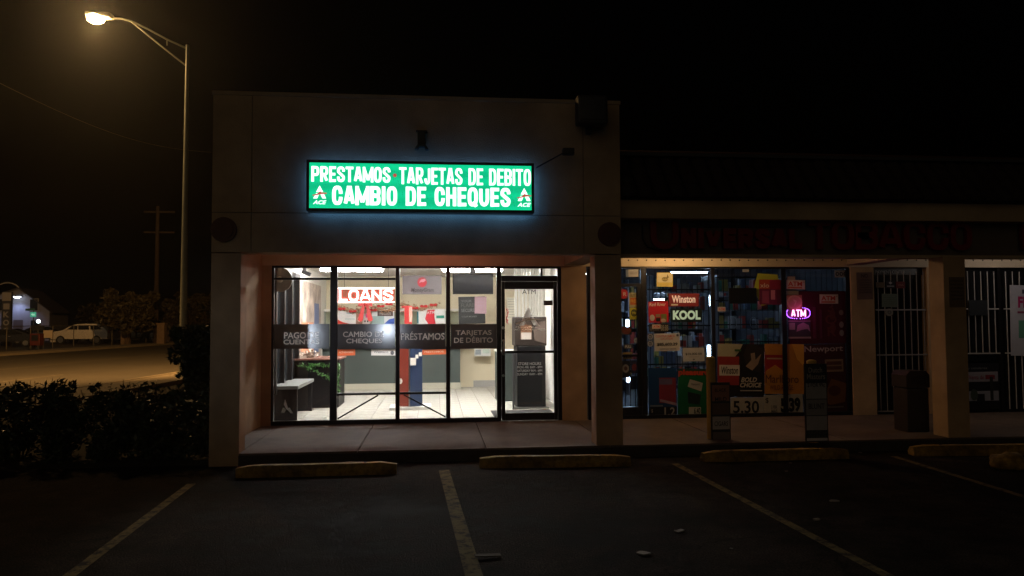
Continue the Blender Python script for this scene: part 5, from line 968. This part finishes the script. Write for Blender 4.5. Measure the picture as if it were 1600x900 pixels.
# house, pylon sign, small post lamp, green street sign, red box
hb = at(24, 530, 70); HS = thing('house', 'pale two storey gabled house lit by a white wall lamp', 'house', (hb.x, 70, 0), None, .25); hw = 2.9; ze, zr = at(24, 470, 70).z, at(24, 449, 70).z
hwall = mat('house_wall', (.27, .27, .31), .8, var=.1, vs=1.5)
MB().prism([(-hw-2.5, 0), (hw, 0), (hw, ze-1.0), (.2, zr-.15), (-hw-2.5, ze-.8)], 0, 9).build('wall', hwall, HS)
for s, xa_, za_ in ((1, hw+.35, ze-1.2), (-1, -hw-2.9, ze-1.1)): MB().quad((.2, -.3, zr), (xa_, -.3, za_), (xa_, 9.3, za_), (.2, 9.3, zr)).quad((.2, -.3, zr-.12), (xa_, -.3, za_-.12), (xa_, -.3, za_), (.2, -.3, zr)).build('roof', mat('house_roof', (.06, .05, .05), .9), HS)
for (a, c_) in ((1.2, 3.0), (-1.4, 3.0), (1.3, .9)):
    f_ = MB().box(a-.1, a+.75, -.06, -.001, c_-.05, c_+1.25).build('window', mat('trim_grey', (.3, .3, .32), .6), HS); MB().box(a, a+.65, -.08, -.061, c_+.05, c_+1.15).build('pane', cglass, f_)
MB().box(-.2, .6, -.05, -.001, .05, 2.1).build('door', mat('house_door', (.08, .06, .06), .6), HS)
lpw = at(27, 463, 69.4); t = thing('wall_lamp', 'bright white wall lamp under the house gable', 'lamp', lpw); MB().box(-.35, .35, -.2, .25, -.02, .1).build('housing', dgm, t); MB().sph((0, 0, -.06), .26, (1.3, .7, .45), 14, 8).build('lens', em('wall_lamp_white', (.80, .88, 1), 14), t, smooth=True)
l = bpy.data.lights.new('lamp_light', 'SPOT'); l.energy = 170; l.color = (.50, .60, 1); l.spot_size = rad(105); l.spot_blend = .8; l.shadow_soft_size = .2; o = bpy.data.objects.new('lamp_light', l); COL.objects.link(o); o.parent = t; o.location = (0, -.3, -.3); o.rotation_euler = (rad(20), 0, 0)
b_ = at(10, 530, 52); t = thing('pylon_sign', 'tall narrow pylon sign with stacked pale letters at the left edge', 'sign', (b_.x, 52, 0)); zz = at(10, 456, 52).z
MB().box(-.35, .35, -.1, .1, 0, zz).build('panel', mat('pylon_dark', (.04, .045, .07), .5), t); MB().box(-.33, .33, -.11, -.101, zz-.7, zz-.05).build('header', mat('pylon_pale', (.3, .3, .34), .5), t)
for k, ch in enumerate('IKOOX'): text(ch, -.22, .22, zz-1.35-k*.62, zz-.9-k*.62, -.102, MATS['pylon_pale'], t, depth=.01, bold=.04, name='letter')
MB().tube([(.3*math.cos(a)*3-.0, 0, zz+.7*math.sin(a)) for a in [math.pi*.15+k*.25 for k in range(8)]], .05).build('arch', MATS['pylon_pale'], t)
b_ = at(59, 545, 48); t = thing('post_lamp', 'small white glowing lamp on a short dark post', 'lamp', (b_.x, 48, 0)); zz = at(59, 502, 48).z; MB().cyl((0, 0, 0), (0, 0, zz-.2), .06, seg=8).build('post', dgm, t); MB().sph((0, 0, zz), .13, seg=12, rings=8).build('globe', em('post_lamp_white', (.85, 1, .95), 7), t, smooth=True); MB().box(-.4, .4, -.05, .05, zz-.65, zz-.3).build('cross_plate', dgm, t)
b_ = at(52, 491, 49); t = thing('street_sign', 'small lit green street sign near the post lamp', 'sign', b_); MB().box(-.2, .2, -.02, 0, -.2, .16).build('plate', em('sign_green_small', (.05, .35, .22), .8), t); MB().box(-.55, .1, -.0, .02, .25, .42).build('upper_plate', mat('sign_dark_green', (.03, .10, .07), .5), t); MB().cyl((0, .04, -b_.z), (0, .04, .45), .03, seg=8).build('post', dgm, t)
text('4th', -.12, .12, -.1, .06, -.021, em('sign_pale', (.5, .8, .65), .9), t, depth=.004)
b_ = at(57, 554, 41); t = thing('newspaper_box', 'red box standing on the far pavement below the post lamp', 'box', (b_.x, 41, .09)); MB().box(-.3, .3, -.25, .25, .25, 1.0, bev=.03).build('body', mat('box_red', (.09, .015, .01), .5, var=.15), t); MB().box(-.2, .2, -.27, -.251, .55, .9).build('door', blk, t)
for s in (-.22, .22): MB().box(s-.03, s+.03, -.2, .2, 0, .25).build('leg', dgm, t)
# lamps across the lot behind the camera, whose reflections show as white blobs on the vinyl bands
for (px_, py_, far, w, l_) in ((466, 524, 34, 2200, 'white lot lamp on a low post behind the viewpoint, mirrored in the left band'), (605, 515, 40, 900, 'white lot lamp on a low post behind the viewpoint, mirrored beside DE')):
    q_ = at(px_, py_, YB); d_ = (q_-CAM).normalized(); p_ = q_+Vector((d_.x, -d_.y, d_.z))*far
    t = thing('lot_lamp', l_, 'lamp', (p_.x, p_.y-.3, 0), 'lamps mirrored in the shopfront bands'); MB().cyl((0, 0, 0), (0, 0, p_.z-.1), .05).build('post', dgm, t); MB().box(-.2, .2, -.1, .1, p_.z-.15, p_.z+.15, bev=.02).build('head', dgm, t)
    MB().box(-.16, .16, .1, .12, p_.z-.11, p_.z+.11).build('lens', em('lot_lamp_white', (.8, .9, 1), 30), t)
    l = bpy.data.lights.new('lamp_light', 'SPOT'); l.energy = w; l.color = (.75, .85, 1); l.spot_size = rad(2.6); l.spot_blend = .5; l.shadow_soft_size = (.9 if px_ < 500 else .35); o = bpy.data.objects.new('lamp_light', l); COL.objects.link(o); o.parent = t; o.location = (0, .28, p_.z); o.rotation_euler = (q_-p_).to_track_quat('-Z', 'Y').to_euler()
# thin haze added round the whole scene for the street lamp's glow
hz_m = bpy.data.materials.new('glow_haze'); hz_m.use_nodes = True; hn = hz_m.node_tree; hn.nodes.clear(); ho = hn.nodes.new('ShaderNodeOutputMaterial'); hv = hn.nodes.new('ShaderNodeVolumePrincipled')
hv.inputs['Color'].default_value = (.9, .9, .9, 1); hv.inputs['Density'].default_value = .0008; hv.inputs['Anisotropy'].default_value = .86; hn.links.new(hv.outputs[0], ho.inputs['Volume'])
hzo = MB().box(-910, 910, -310, 1210, -1.1, 16).build('haze', hz_m, kind='stuff')
